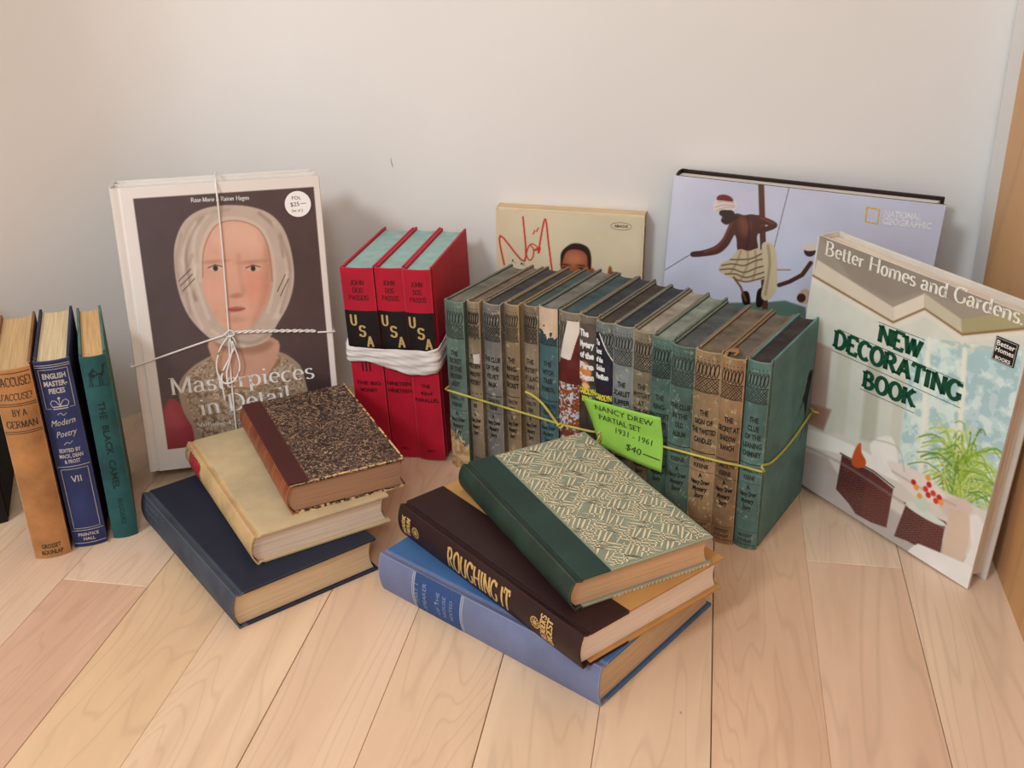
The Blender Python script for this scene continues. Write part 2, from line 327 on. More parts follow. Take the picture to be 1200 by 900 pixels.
# ------------------------------------------------------------ the setting
PY = 0.1857; DR = Vector((.184605, .982813, 0)); NR = Vector((.982813, -.184605, 0)); PX = 0.28204
def structure(o): o['kind'] = 'structure'; return o
def wallmat():
    m, t, b = mat('painted wall', .7, .25); v = objvec(t)
    k = noise(t, v, 3, 3); t.links.new(ramp(t, k, [(.3, L4((224, 221, 217))), (.7, L4((230, 227, 223)))]), b.inputs['Base Color'])
    bump(t, b, noise(t, v, 220, 3), .08, .001); return m
def woodmat(name, c0, c1, grain, rough, tint=.5):
    m, t, b = mat(name, rough, .4); v = objvec(t, True)
    oi = N(t, 'ShaderNodeObjectInfo'); g = mapping(t, v, grain)
    w = noise(t, g, 1, 4, .6, 1.2); base = ramp(t, w, [(.28, L4(c0)), (.68, L4(c1))])
    g2 = mapping(t, v, tuple(x*7 for x in grain)); f = noise(t, g2, 1, 3, .6, .4)
    base = mixc(t, mth(t, 'MULTIPLY', f, .22), base, L4(np.array(c0)*.86))
    # cathedral figure: thin darker growth lines
    r = mth(t, 'SINE', mth(t, 'MULTIPLY', noise(t, mapping(t, v, tuple(x*.6 for x in grain)), 1, 3, .5, .8), 150.))
    r = mth(t, 'MULTIPLY', mth(t, 'POWER', mth(t, 'MAXIMUM', r, 0.), 5.), .26); base = mixc(t, r, base, L4(np.array(c0)*.84))
    base = mixc(t, tint, base, oi.outputs['Color'], 'MULTIPLY') if tint else base
    kn = noise(t, v, 38, 2, .5); base = mixc(t, mth(t, 'MULTIPLY', mth(t, 'GREATER_THAN', kn, .79), .5), base, L4((150, 105, 80)))
    t.links.new(base, b.inputs['Base Color']); bump(t, b, f, .06, .001); b.inputs['Roughness'].default_value = rough
    return m
WALL = wallmat(); WOOD = woodmat('maple', (221, 195, 170), (243, 221, 197), (11, 1.6, 11), .36, 1.)
# floor: slab with one object per plank
mb = MB(); mb.box((-1.75, -1.2, -.05), (PX+.35, 1.45, -.012)); floor = structure(mesh_obj('floor', mb, plain('dark seam filler', (120, 84, 60), .9)))
floor.rotation_euler = (0, 0, -PY)
S0 = .02655; PWID = .08585
TINT = {(-7, True): (242, 220, 210), (1, True): (248, 232, 222), (1, False): (255, 248, 240), (0, True): (246, 228, 214), (-1, True): (255, 246, 234), (-5, True): (255, 244, 228), (-6, True): (250, 236, 214), (-4, True): (255, 242, 230), (-3, True): (255, 242, 226)}
SEAM = {k: .00008+.0003*random.random()**1.5 for k in range(-19, 6)}; SEAM[0] = .0004; SEAM[2] = .0003; SEAM[1] = .00005; SEAM[-3] = .0002; SEAM[-4] = .0004
JO = {-7: .748, 1: .876}
for k in range(-19, 4):
    x0, x1 = S0+k*PWID, S0+(k+1)*PWID
    if x0 > PX: break
    x1 = min(x1, PX+.02)
    js = [JO[k]] if k in JO else [.12+.26*random.random()]
    y = js[0]; ys = [y]
    while y > -1.1: y -= .75+.5*random.random(); ys.insert(0, max(y, -1.1))
    y = js[0]
    while y < 1.35: y += 1.0+.2*random.random(); ys.append(min(y, 1.35))
    for a, b_ in zip(ys, ys[1:]):
        if b_-a < .01: continue
        g = SEAM[k]; g1 = SEAM[k+1]; mb = MB(); mb.box((x0+g, a+.00018, -.012), (x1-g1, b_-.00018, 0))
        pk = mesh_obj('plank', mb, WOOD, floor, bevel=.0004, seg=1); tn = TINT.get((k, a < .5), random.choice(((255, 248, 240), (250, 240, 232), (255, 246, 232), (246, 234, 226)))); pk.color = tuple(float(q) for q in lin(tn))+(1.,)
# back wall, with a rounded turn into the left side
prof = [(.5105, 1.0789), (-.12, 1.229), (-.22, 1.2529), (-.27, 1.262), (-.32, 1.262), (-.37, 1.252), (-.42, 1.224), (-.463, 1.183), (-.53, 1.10), (-.62, .99), (-1.35, .09)]
inner = [prof[0], prof[1]]+[tuple(p) for p in cat_rom(prof[1:9], False, 6)][1:]+prof[9:]
outer = []
for i, p in enumerate(inner):
    a = np.array(inner[max(i-1, 0)]); c = np.array(inner[min(i+1, len(inner)-1)]); d = c-a; d /= np.hypot(*d); outer.append(tuple(np.array(p)+np.array([d[1], -d[0]])*.06))
mb = MB(); n = len(inner)
for z in (-.012, 2.6): mb.v += [(x, y, z) for x, y in inner]+[(x, y, z) for x, y in outer]
for i in range(n-1):
    mb.f += [(i, i+1, 2*n+i+1, 2*n+i), (n+i, 3*n+i, 3*n+i+1, n+i+1), (2*n+i, 2*n+i+1, 3*n+i+1, 3*n+i), (i, n+i, n+i+1, i+1)]
mb.f += [(0, 2*n, 3*n, n), (n-1, 2*n-1, 4*n-1, 3*n-1)]; mb.m = [0]*len(mb.f)
wall = structure(mesh_obj('wall_back', mb, WALL, smooth=False))
for p in wall.data.polygons: p.use_smooth = abs(p.normal.z) < .5
wall.data.set_sharp_from_angle(angle=.6)
def onwall(x): return 1.229-.2381*(x+.12)
fl = Flat(); fl.stroke([(-.1325, .2955), (-.1318, .289), (-.1305, .2845)], .0007, taper=True)
fl.obj('scuff_mark', wall, lambda x, z: (x, onwall(x)-.0004, z), ink('pencil grey', (90, 84, 80)))
# wooden cabinet side on the right and the narrow grey strip behind it
def slab(name, s0, s1, d0, d1, z0, z1, m, bevel=0):
    mb = MB(); P = []
    for z in (z0, z1):
        for d in (d0, d1):
            for s in (s0, s1): p = NR*s+DR*d; P.append((p.x, p.y, z))
    mb.add(P, [(0, 2, 3, 1), (4, 5, 7, 6), (0, 1, 5, 4), (2, 6, 7, 3), (0, 4, 6, 2), (1, 3, 7, 5)]); return mesh_obj(name, mb, m, bevel=bevel)
PANEL = woodmat('birch veneer', (196, 146, 96), (216, 170, 118), (3, 3, .5), .5, 0)
structure(slab('wall_right', PX, PX+.02, -.9, 1.0985, -.001, 2.4, PANEL, .0008))
structure(slab('trim_1', PX+.0015, PX+.02, 1.0998, 1.152, -.001, 2.6, WALL))

# ------------------------------------------------------------ books
PL = {'nd':((-0.0693, 1.0467, 0.0), -0.5922, 0, 0, (0.3568, 0.1296, 0.1957)),
 'usa':((-0.1719, 1.067, 0.0), -0.2399, -0.0016, -0.0245, (0.0984, 0.1435, 0.2218)),
 'bl':((-0.4329, 0.8909, 0.0002), 0.3188, -0.0187, 0.0073, (0.0309, 0.1353, 0.2011)),
 'ca':((-0.3989, 0.9051, 0.0004), 0.3533, -0.0086, 0.0171, (0.0235, 0.1346, 0.1971)),
 'an':((-0.4638, 0.8714, 0.0004), 0.328, -0.0264, 0.0129, (0.0326, 0.1361, 0.2026)),
 'A':((-0.2455, 0.7569, 0.0), 0.641, 0, 0, (0.1444, 0.2196, 0.0355)),
 'B':((-0.2356, 0.8019, 0.0355), 0.525, 0, 0, (0.1359, 0.2092, 0.0299)),
 'C':((-0.2072, 0.8369, 0.0654), 0.435, 0, 0, (0.115, 0.1848, 0.03)),
 'D':((0.0606, 0.6489, 0.0), 0.8542, 0, 0, (0.1691, 0.2463, 0.0387)),
 'E':((0.0456, 0.6481, 0.0387), 0.6673, 0, 0, (0.1628, 0.248, 0.0315)),
 'F':((0.04, 0.6789, 0.0702), 0.4567, 0, 0, (0.1346, 0.2081, 0.0278)),
 'masterpieces':((-0.3919, 1.0081, 0.0172), 0.2507, 0.1438, 0.025, (0.2079, 0.0841, 0.3014)),
 'noel':((-0.0175, 1.1828, 0.0026), -0.2415, 0.0017, 0.0151, (0.1686, 0.0208, 0.2462)),
 'natgeo':((0.16, 1.1151, 0.0147), -0.3326, 0.0419, 0.0489, (0.2712, 0.0361, 0.2819)),
 'deco':((0.284, 0.9887, 0.0089), -1.0319, 0.0285, 0.0349, (0.2326, 0.0271, 0.2625))}
MODE = {'stand': lambda w: (lambda T, D, H: (T, D, H)), 'lie': lambda w: (lambda T, D, H: (D, H, T)), 'face': lambda w: (lambda T, D, H: (D, w-T, H))}
BOOKCAT = 'book'
class Book:
    def __init__(s, name, label, M, w, d, h, mode, board, spine, pages, top=None, bt=.0026, bulge=.003, sq=.003, group=None, groove=True, backboard=None, fore=.0035, round_=True, psq=None):
        s.w, s.d, s.h, s.bulge = w, d, h, bulge; perm = MODE[mode](w); s.perm = perm
        s.root = empty(name, label, BOOKCAT, M, group)
        G = .013 if groove else bulge+.003
        for nm, t0, t1, m in (('back_board', 0, bt, backboard or board), ('front_board', w-bt, w, board)):
            mb = MB(); mb.box((t0, G-.0015, 0), (t1, d, h), 0, perm); s.__dict__[nm] = mesh_obj(nm, mb, m, s.root, bevel=.0007)
        out = [(w, G)]
        if groove: out += [(w-.0014, G-.003), (w-.0014, G-.0042), (w-.0002, G-.0066)]
        k = 12; out += [(w*(1-i/k), bulge*(2*(1-i/k)-1)**2) for i in range(k+1)]
        if groove: out += [(.0002, G-.0066), (.0014, G-.0042), (.0014, G-.003)]
        out += [(0, G)]
        th = .0013; inn = []
        for i, p in enumerate(out):
            a = np.array(out[max(i-1, 0)]); c = np.array(out[min(i+1, len(out)-1)]); e = (c-a)/np.hypot(*(c-a)); inn.append((p[0]+e[1]*th, p[1]-e[0]*th))
        # inner side must lie towards the pages
        cx = w/2; inn = [(min(max(q[0], th), w-th) if True else q[0], q[1]) if abs(p[0]-cx) > w*.45 else (q[0], p[1]+th) for p, q in zip(out, inn)]
        n = len(out); mb = MB()
        A = [perm(t, dd, z) for z in (0, h) for t, dd in out]+[perm(t, dd, z) for z in (0, h) for t, dd in inn]
        F = []
        for i in range(n-1): F += [(i, i+1, n+i+1, n+i), (2*n+i, 3*n+i, 3*n+i+1, 2*n+i+1), (i, 2*n+i, 2*n+i+1, i+1), (n+i, n+i+1, 3*n+i+1, 3*n+i)]
        F += [(0, n, 3*n, 2*n), (n-1, 3*n-1, 4*n-1, 2*n-1)]
        mb.add(A, F); s.spine = mesh_obj('spine', mb, spine, s.root)
        for p in s.spine.data.polygons: p.use_smooth = len(p.vertices) == 4
        try: s.spine.data.set_sharp_from_angle(angle=.7)
        except Exception: pass
        e = bt+.0002; K = 8; q = psq if psq is not None else sq
        pr = [(e+(w-2*e)*i/K, bulge*(2*i/K-1)**2+.0018) for i in range(K+1)]+[(w-e-(w-2*e)*i/K, d-sq-fore*(1-(2*i/K-1)**2)) for i in range(K+1)]
        mb = MB(); mb.prism(pr, q, h-q, perm, 0, 0, (0, 1 if top else 0)); s.pages = mesh_obj('page_block', mb, [pages, top] if top else [pages], s.root)
    def spinef(s, off=.00022):     # (T, H) on the spine -> local point
        return lambda a, b: s.perm(a, s.bulge*(2*a/s.w-1)**2-off, b)
    def coverf(s, off=.0002):      # (D, H) on the front cover
        return lambda a, b: s.perm(s.w+off, a, b)
def P_(k): loc, yaw, t, r, dims = PL[k]; return pose(loc, yaw, t, r), dims

# --- three old volumes standing at the left edge
creampage = paper('yellowed paper standing', (214, 188, 148), 0)
M, (w, d, h) = P_('an')
an = Book('hardcover_book', 'faded orange-tan book with black title bands, wide spine, at the left edge', M, w, d, h, 'stand', cloth('brown faded cloth', (122, 84, 52), (190, 150, 110), .5), cloth('orange tan cloth', (164, 116, 72), (206, 176, 134), .7, var=.16), paper('tan page edges', (204, 170, 124), 0), bulge=.004)
fl = Flat(); f = an.spinef(); m = .0025
for z in (h-.004, h-.0345, h-.0365, h-.0625, h-.0645): fl.stroke([(.0005, z), (w-.0005, z)], .0007)
stext(fl, "J'ACCUSE!", (m-.001, h-.0165), (w-m+.001, h-.0165), .0085, thick=.16, thin=.08); stext(fl, "J'ACCUSE!", (m, h-.0305), (w-m, h-.0305), .0065, thick=.15, thin=.07, shear=.2)
stext(fl, 'BY A', (.01, h-.0465), (w-.01, h-.0465), .0065, thick=.17, thin=.08); stext(fl, 'GERMAN', (.003, h-.0585), (w-.003, h-.0585), .0068, thick=.17, thin=.08)
text(fl, 'GROSSET', (.008, .0115), (w-.007, .0115), .0048, bold=.02); text(fl, '&DUNLAP', (.007, .0045), (w-.006, .0045), .0048, bold=.02)
fl.obj('lettering', an.root, f, FADED)
M, (w, d, h) = P_('bl')
bl = Book('hardcover_book', 'navy blue book with silver crown and ruled frames on its spine', M, w, d, h, 'stand', cloth('navy boards', (38, 44, 72), (92, 92, 108), .5), cloth('navy spine', (44, 52, 92), (110, 110, 130), .5), paper('cream page edges', (218, 196, 156), 0), bulge=.003)
fl = Flat(); f = bl.spinef(); c = w/2
fl.stroke([(.0005, h-.004), (w-.0005, h-.004)], .0006); fl.stroke([(.0005, h-.006), (w-.0005, h-.006)], .0006)
fl.stroke([(.003, h-.0085), (w-.003, h-.0085), (w-.003, h-.048), (c+.008, h-.048)], .0005); fl.stroke([(c-.008, h-.048), (.003, h-.048), (.003, h-.0085)], .0005)
for i, t in enumerate(('ENGLISH', 'MASTER-', 'PIECES')): text(fl, t, (.0055+.003*(i == 2), h-.0175-.0075*i), (w-.0055-.003*(i == 2), h-.0175-.0075*i), .0052, bold=.03)
fl.stroke([(c-.0065, h-.0485), (c+.0065, h-.0485)], .001); fl.stroke([(c-.0065, h-.0465), (c+.0065, h-.0465)], .0006)
for sx in (-1, 1): fl.stroke([(c+sx*.0065, h-.0465), (c+sx*.008, h-.0425), (c+sx*.006, h-.0395), (c+sx*.003, h-.0405), (c, h-.046)], .0006)
fl.stroke([(c, h-.046), (c, h-.039)], .0006); fl.ellipse(c, h-.0378, .0012, .0012); fl.stroke([(c-.0055, h-.047), (c-.006, h-.046), (c+.006, h-.046)], .0005)
fl.stroke(cat_rom([(c-.004, h-.0545), (c-.001, h-.053), (c+.001, h-.0555), (c+.004, h-.0535)]), .0005)
text(fl, 'Modern', (.004, h-.0665), (w-.005, h-.0645), .0066, shear=.45); text(fl, 'Poetry', (.0065, h-.0785), (w-.0055, h-.0765), .0066, shear=.45)
fl.stroke(cat_rom([(c-.004, h-.0865), (c-.001, h-.084), (c+.001, h-.0855), (c+.004, h-.083)]), .0005)
for i, (t, e) in enumerate((('EDITED BY', .006), ('MACK, DEAN', .005), ('& FROST', .0085))): text(fl, t, (e, h-.0945-.006*i), (w-e, h-.0945-.006*i), .004, bold=.02)
fl.stroke([(.001, h-.110), (w-.001, h-.110)], .0006); fl.stroke([(.0035, h-.113), (w-.0035, h-.113), (w-.0035, .0215), (.0035, .0215)], .0005, closed=True)
stext(fl, 'VII', (c-.0048, h-.127), (c+.0048, h-.127), .0065, thick=.16)
fl.stroke([(.001, .019), (w-.001, .019)], .0006); text(fl, 'PRENTICE', (.006, .0125), (w-.006, .0125), .0034, bold=.02); text(fl, 'HALL', (.010, .0075), (w-.010, .0075), .0034, bold=.02); fl.stroke([(.001, .0045), (w-.001, .0045)], .0006)
fl.obj('lettering', bl.root, f, PALEGOLD)
M, (w, d, h) = P_('ca')
ca = Book('hardcover_book', 'slim teal green book with a black camel silhouette at the top of its spine', M, w, d, h, 'stand', cloth('grey green boards', (74, 112, 102), (140, 150, 132), .5), cloth('teal cloth', (38, 82, 84), (86, 130, 122), .4), paper('orange cream page edges', (218, 176, 124), 0), bulge=.003)
fl = Flat(); f = ca.spinef(); c = w/2; z = h-.026
fl.poly([(c-.0065, z+.009), (c-.0045, z+.011), (c-.002, z+.0145), (c+.0005, z+.0105), (c+.003, z+.0085), (c+.0055, z+.009), (c+.0065, z+.0125), (c+.0065, z+.0165), (c+.0095, z+.0175), (c+.0095, z+.0165), (c+.0078, z+.015), (c+.0075, z+.009), (c+.006, z+.006), (c+.0035, z+.0045), (c-.003, z+.0045), (c-.006, z+.006)])
for x0, x1 in ((c-.0055, c-.0065), (c-.0045, c-.0042), (c+.0025, c+.0022), (c+.004, c+.0048)): fl.stroke([(x0, z+.0055), (x1, z-.0035)], .0009)
fl.stroke([(.002, z-.004), (w-.002, z-.004)], .0006)
text(fl, 'THE  BLACK  CAMEL', (c-.003, h-.046), (c-.003, .056), .0062, bold=.02); text(fl, 'BIGGERS', (c-.0015, .045), (c-.0015, .016), .0045)
fl.obj('lettering', ca.root, f, ink('dark teal ink', (16, 40, 42)))
bk = Book('hardcover_book', 'black book barely in view at the far left edge behind the orange-tan one', pose((-.553, .930, 0), .33), .036, .12, .205, 'stand', cloth('black boards', (24, 22, 24), (70, 66, 64), .3), cloth('black spine', (22, 21, 22), (70, 66, 64), .3), creampage)

# --- large white art volumes tied with string
WHITE = cloth('white laminated board', (226, 220, 214), (206, 196, 186), .35, rough=.42, var=.02, weave=0)
M, (w, d, h) = P_('masterpieces')
T1 = .041
WHP = paper('white page edges', (226, 220, 210), 1)
ms = Book('art_book', 'front one of two large white art books tied together, portrait on its cover', M, T1, w, h, 'face', WHITE, WHITE, WHP, bulge=.002, bt=.003)
M2 = M @ Matrix.Translation((-.001, T1+.001, 0)) @ Matrix.Rotation(.02, 4, 'Z')
mb2 = Book('art_book', 'rear one of two large white art books tied together, against the wall', M2, T1, w, h-.001, 'face', WHITE, WHITE, WHP, bulge=.002, bt=.003)
c = Canvas(w, h, 300, (74, 58, 60))
c.mix(np.clip((c.v/h-.75)*1.2, 0, .35), (92, 72, 74)); c.shade(.06, 60)
c.smooth([(0.0248,0.0851),(0.0066,0.0241),(0.069,0.014),(0.1136,0.0081),(0.2065,0.0061),(0.2087,0.0559),(0.1772,0.0985),(0.1572,0.0795),(0.0756,0.0716),(0.0432,0.0943)], (66, 52, 52), 14)
c.smooth([(0.0207,0.0799),(0.0046,0.0224),(0.0637,0.0147),(0.0481,0.0479)], (150, 46, 60), 3)
c.smooth([(0.02,0.0743),(0.0134,0.0503),(0.0332,0.0478)], (176, 66, 78), 9, .6)
c.smooth([(0.0328,0.0936),(0.0487,0.1106),(0.0708,0.1214),(0.0872,0.1271),(0.1343,0.1222),(0.1601,0.11),(0.1723,0.0846),(0.1702,0.0007),(0.0567,0.0156),(0.0409,0.0469),(0.0332,0.0689)], (158, 138, 118), 2)
k = fbm(c.u, c.v, 420, 3, 5); sd = c.sdpoly([(0.0362,0.0932),(0.0502,0.1086),(0.0723,0.1193),(0.1359,0.1201),(0.1597,0.1062),(0.1703,0.0829),(0.1684,0.001),(0.0584,0.0154),(0.0444,0.0464)])
c.mix(np.where((sd < 0) & (k > .6), .75, 0), (112, 86, 62)); c.mix(np.where((sd < 0) & (k < .36), .6, 0), (206, 192, 172))
c.smooth([(0.0766,0.1412),(0.141,0.1347),(0.1442,0.1136),(0.1214,0.0836),(0.0899,0.089),(0.0723,0.1193)], (196, 150, 128), 3)
c.smooth([(0.0796,0.1372),(0.1388,0.1311),(0.1251,0.1194),(0.0919,0.1229)], (150, 108, 90), 8, .8)
c.line([(0.0706,0.1195),(0.0877,0.0845),(0.1209,0.0788),(0.1458,0.1115)], .0022, (150, 122, 82), 1.5)
# pale headscarf
c.smooth([(0.0457,0.2306),(0.0515,0.2502),(0.0626,0.2659),(0.0803,0.275),(0.1033,0.2777),(0.1285,0.2751),(0.1507,0.2665),(0.1647,0.2496),(0.171,0.224),(0.1709,0.1949),(0.1623,0.1699),(0.1477,0.149),(0.1335,0.1317),(0.1082,0.1268),(0.0826,0.1332),(0.0638,0.1499),(0.0509,0.1712),(0.045,0.1988)], (190, 172, 158), 2)
for q, col, a in (([(0.0491,0.1904),(0.0471,0.2217),(0.0557,0.2508)], (164, 144, 130), .8), ([(0.081,0.2663),(0.0656,0.25),(0.0581,0.2296),(0.0582,0.203),(0.0626,0.1828)], (130, 108, 96), .8), ([(0.0882,0.271),(0.0729,0.2547),(0.0656,0.229),(0.066,0.1969),(0.0738,0.1618)], (224, 208, 194), .7), ([(0.1405,0.2672),(0.1576,0.2483),(0.1619,0.2211)], (132, 112, 100), .7), ([(0.1485,0.1564),(0.1575,0.1759),(0.1654,0.2027)], (226, 210, 196), .7), ([(0.0936,0.1376),(0.1175,0.1314),(0.1378,0.1388)], (150, 130, 116), .7), ([(0.0757,0.1487),(0.0932,0.1339),(0.1084,0.1286)], (222, 206, 192), .6), ([(0.0531,0.23),(0.0629,0.2555),(0.083,0.2696),(0.1087,0.273)], (168, 150, 136), .7), ([(0.0571,0.1941),(0.0548,0.2299),(0.0721,0.2617)], (226, 212, 198), .6), ([(0.1548,0.2556),(0.164,0.2246),(0.1619,0.1847),(0.1449,0.1567)], (222, 206, 190), .6), ([(0.1605,0.2428),(0.1673,0.2044),(0.1525,0.1616)], (140, 122, 108), .7), ([(0.0558,0.169),(0.0532,0.2034),(0.0648,0.2291)], (150, 130, 116), .6), ([(0.0657,0.1515),(0.0577,0.1851),(0.0687,0.2199)], (228, 214, 200), .5)):
    c.line(cat_rom(q), .0026, col, 6, a)
for q in ([(0.0474,0.2039),(0.0614,0.2152)], [(0.0484,0.1985),(0.0624,0.2097)], [(0.0502,0.1929),(0.0644,0.2051)], [(0.1512,0.1838),(0.1617,0.2012)], [(0.1542,0.179),(0.1648,0.1964)]): c.line(q, .0009, (70, 62, 66))
# face
c.smooth([(0.0752,0.2317),(0.0814,0.2488),(0.0937,0.2601),(0.1127,0.2631),(0.1326,0.2573),(0.1446,0.2404),(0.1492,0.2168),(0.1444,0.1863),(0.1334,0.1652),(0.1175,0.1482),(0.1013,0.1443),(0.0866,0.1531),(0.0755,0.1762),(0.0716,0.2018)], (214, 164, 142), 2)
c.ell(*[(0.1266,0.1924)][0], .013, .018, (222, 146, 122), 22, .7); c.ell(*[(0.0894,0.193)][0], .012, .016, (224, 168, 148), 22, .6)
c.smooth([(0.1442,0.236),(0.1497,0.2131),(0.143,0.1818),(0.1294,0.1601),(0.1193,0.1481),(0.1313,0.1783),(0.1375,0.2051)], (180, 126, 104), 12, .6)
c.smooth([(0.1073,0.2609),(0.1324,0.2555),(0.1368,0.2321),(0.1106,0.2289),(0.0861,0.2379),(0.0914,0.2551)], (226, 182, 160), 16, .7)
for ex, ey in [(0.0875,0.2139),(0.1276,0.2105)]:
    c.ell(ex, ey+.007, .0085, .0012, (150, 106, 88), 6, .7); c.ell(ex, ey, .0072, .0032, (206, 180, 166), 1.5); c.ell(ex, ey, .0026, .0029, (46, 32, 30), 1.2); c.line([(ex-.0075, ey+.0012), (ex, ey+.0036), (ex+.0075, ey+.0012)], .0011, (92, 58, 48), 1.5)
c.line(cat_rom([(0.1136,0.2251),(0.1129,0.2027),(0.1146,0.1862)]), .003, (186, 136, 116), 8, .6); c.ell(*[(0.1065,0.1833)][0], .0065, .0026, (176, 118, 100), 4, .8)
c.ell(*[(0.104,0.1689)][0], .0092, .0028, (176, 92, 88), 2.5); c.line([(0.0954,0.1697),(0.1039,0.168),(0.1136,0.1689)], .0009, (128, 60, 60), 1.5); c.ell(*[(0.1028,0.158)][0], .009, .003, (190, 138, 118), 8, .6)
c.shade(.035, 90, 3)
c.line(cat_rom([(0.07,0.2019),(0.0758,0.237),(0.092,0.2603),(0.1162,0.2637),(0.139,0.2533),(0.1489,0.2312),(0.1496,0.195),(0.1385,0.1629)]), .0035, (206, 190, 174), 3, .8); c.line(cat_rom([(0.0729,0.2053),(0.0781,0.235),(0.0934,0.2575),(0.1159,0.2611),(0.1371,0.2516),(0.1462,0.2305),(0.147,0.1952)]), .0008, (130, 104, 88), 2, .8)
# white margins of the cover
mg = (.0118, w-.0062, .0232, h-.0112); sd = np.maximum(np.maximum(mg[0]-c.u, c.u-mg[1]), np.maximum(mg[2]-c.v, c.v-mg[3]))
c.mix(np.clip(.5+sd/c.px, 0, 1), (228, 221, 215))
f = lambda a, b: (a, -.0003+0*a, b)
c.u = .0118+(w-.0118-.0008)*c.u/w; c.u[:, 0] = .0118
# (the picture panel starts right of the hinge)
c.obj('cover_print', ms.root, f, printed('glossy cover print', .32, .5, .2))
fl = Flat(); fz = lambda a, b: (a, -.0006, b)
p = [(0.0779,0.2829),(0.1351,0.2816),(0.0332,0.0832),(0.1843,0.0852),(0.0606,0.057),(0.1565,0.0621),(0.0557,0.045),(0.1199,0.0429)]
stext(fl, 'Rose-Marie & Rainer Hagen', p[0], p[1], .0044, thick=.15, thin=.09, sw=.09)
stext(fl, 'Masterpieces', p[2], p[3], .0185, thick=.125, thin=.035, sw=.11, st=.03); stext(fl, 'in Detail', p[4], p[5], .0185, thick=.125, thin=.035, sw=.11, st=.03)
stext(fl, 'Volume 1 - From', p[6], p[7], .0042, thick=.12, thin=.08, sw=.08)
fl.obj('lettering', ms.root, fz, WHITEINK)
q = [(0.1836,0.2739)][0]; mb = MB(); R = .0133; n = 40
mb.add([(q[0]+R*math.cos(2*math.pi*i/n), -.0007-.0004*(k), q[1]+R*math.sin(2*math.pi*i/n)) for k in (0, 1) for i in range(n)], [tuple(range(n)), tuple(range(n, 2*n))[::-1]]+[(i, (i+1) % n, n+(i+1) % n, n+i) for i in range(n)])
st = mesh_obj('price_sticker', mb, plain('white sticker', (244, 242, 240), .5, .3, .01), ms.root); st['label'] = 'round white price sticker with handwriting'
fl = Flat(); text(fl, 'FOL', (q[0]-.0055, q[1]+.0048), (q[0]+.0035, q[1]+.0048), .0036); text(fl, '$25', (q[0]-.0075, q[1]-.0022), (q[0]+.0015, q[1]-.0018), .0043); fl.stroke([(q[0]+.0025, q[1]), (q[0]+.0085, q[1]+.0005)], .0005); text(fl, 'Set of 2', (q[0]-.0068, q[1]-.0078), (q[0]+.0045, q[1]-.0080), .0028)
fl.obj('lettering', st, lambda a, b: (a, -.00125, b), BLACK)
# the string round both volumes
STR = cloth('white cotton string', (226, 222, 216), None, 0, .8, .05, 0)
def mw(p, y=-.0016): return tuple(M @ Vector((p[0], y, p[1])))
mb = MB(); D2 = 2*T1+.004
v = [(0.1041,0.3068),(0.1038,0.2594),(0.1023,0.2081),(0.0999,0.1472),(0.0972,0.1072),(0.0944,0.0402)]; tube(mb, [mw((v[0][0], h+.0015), D2)]+[mw((v[0][0], h+.0015), .002)]+[mw(q) for q in v[1:5]]+[mw((v[5][0]+.001, .02)), mw((v[5][0]+.001, -.001), .001), mw((v[5][0]+.001, -.0012), D2-.002)], .00105, sm=8)
hl = [(0.0009,0.1186),(0.0388,0.1285),(0.0744,0.1377),(0.0995,0.1435)]; tube(mb, [mw((w+.0015, [(0.2161,0.1347)][0][1]), D2+.001), mw((-.0018, hl[0][1]), D2+.001), mw((-.0018, hl[0][1]), -.0008)], .00105, sm=0); tube(mb, [mw((-.0018, hl[0][1]), .0015), mw((-.0012, hl[0][1]), -.0012)]+[mw(q) for q in hl], .00105, sm=6)
hr = [(0.0997,0.1454),(0.1189,0.1444),(0.1453,0.1427),(0.1717,0.1372),(0.1916,0.1362),(0.2097,0.1353)]
for ph in (0, math.pi): tube(mb, [mw((a+0, b+.0012*math.sin(ph+i*2.1)), -.002-.0009*math.cos(ph+i*2.1)) for i, (a, b) in enumerate([tuple(np.array(hr[0])*(1-t)+np.array(hr[-1])*t+(0, .0012*math.sin(3*t))) for t in np.linspace(0, .82, 22)])], .0010, sm=3)
tube(mb, [mw(hr[4]), mw(hr[5]), mw((w+.0012, hr[5][1]), -.001)], .001, sm=2); tube(mb, [mw((w+.0015, hr[5][1]), -.0008), mw((w+.0015, [(0.2161,0.1347)][0][1]), D2+.001)], .001, sm=0)
for q in ([(0.1002,0.1425),(0.0891,0.1288),(0.0833,0.1087),(0.0885,0.0921),(0.1002,0.0936),(0.1074,0.1109),(0.1022,0.1367)], [(0.0996,0.1445),(0.101,0.1257),(0.0932,0.1029),(0.0932,0.0868)], [(0.1012,0.1434),(0.1053,0.1327),(0.0965,0.1167),(0.0875,0.0988),(0.088,0.072)], [(0.0944,0.145),(0.0992,0.1408),(0.1057,0.1439),(0.1009,0.148),(0.0952,0.144)]): tube(mb, [mw(a, -.0032-.0006*i) for i, a in enumerate(q)], .0010, sm=6)
tag(mesh_obj('string', mb, STR, smooth=True), 'white cotton string knotted in a cross around the portrait art books', 'string')

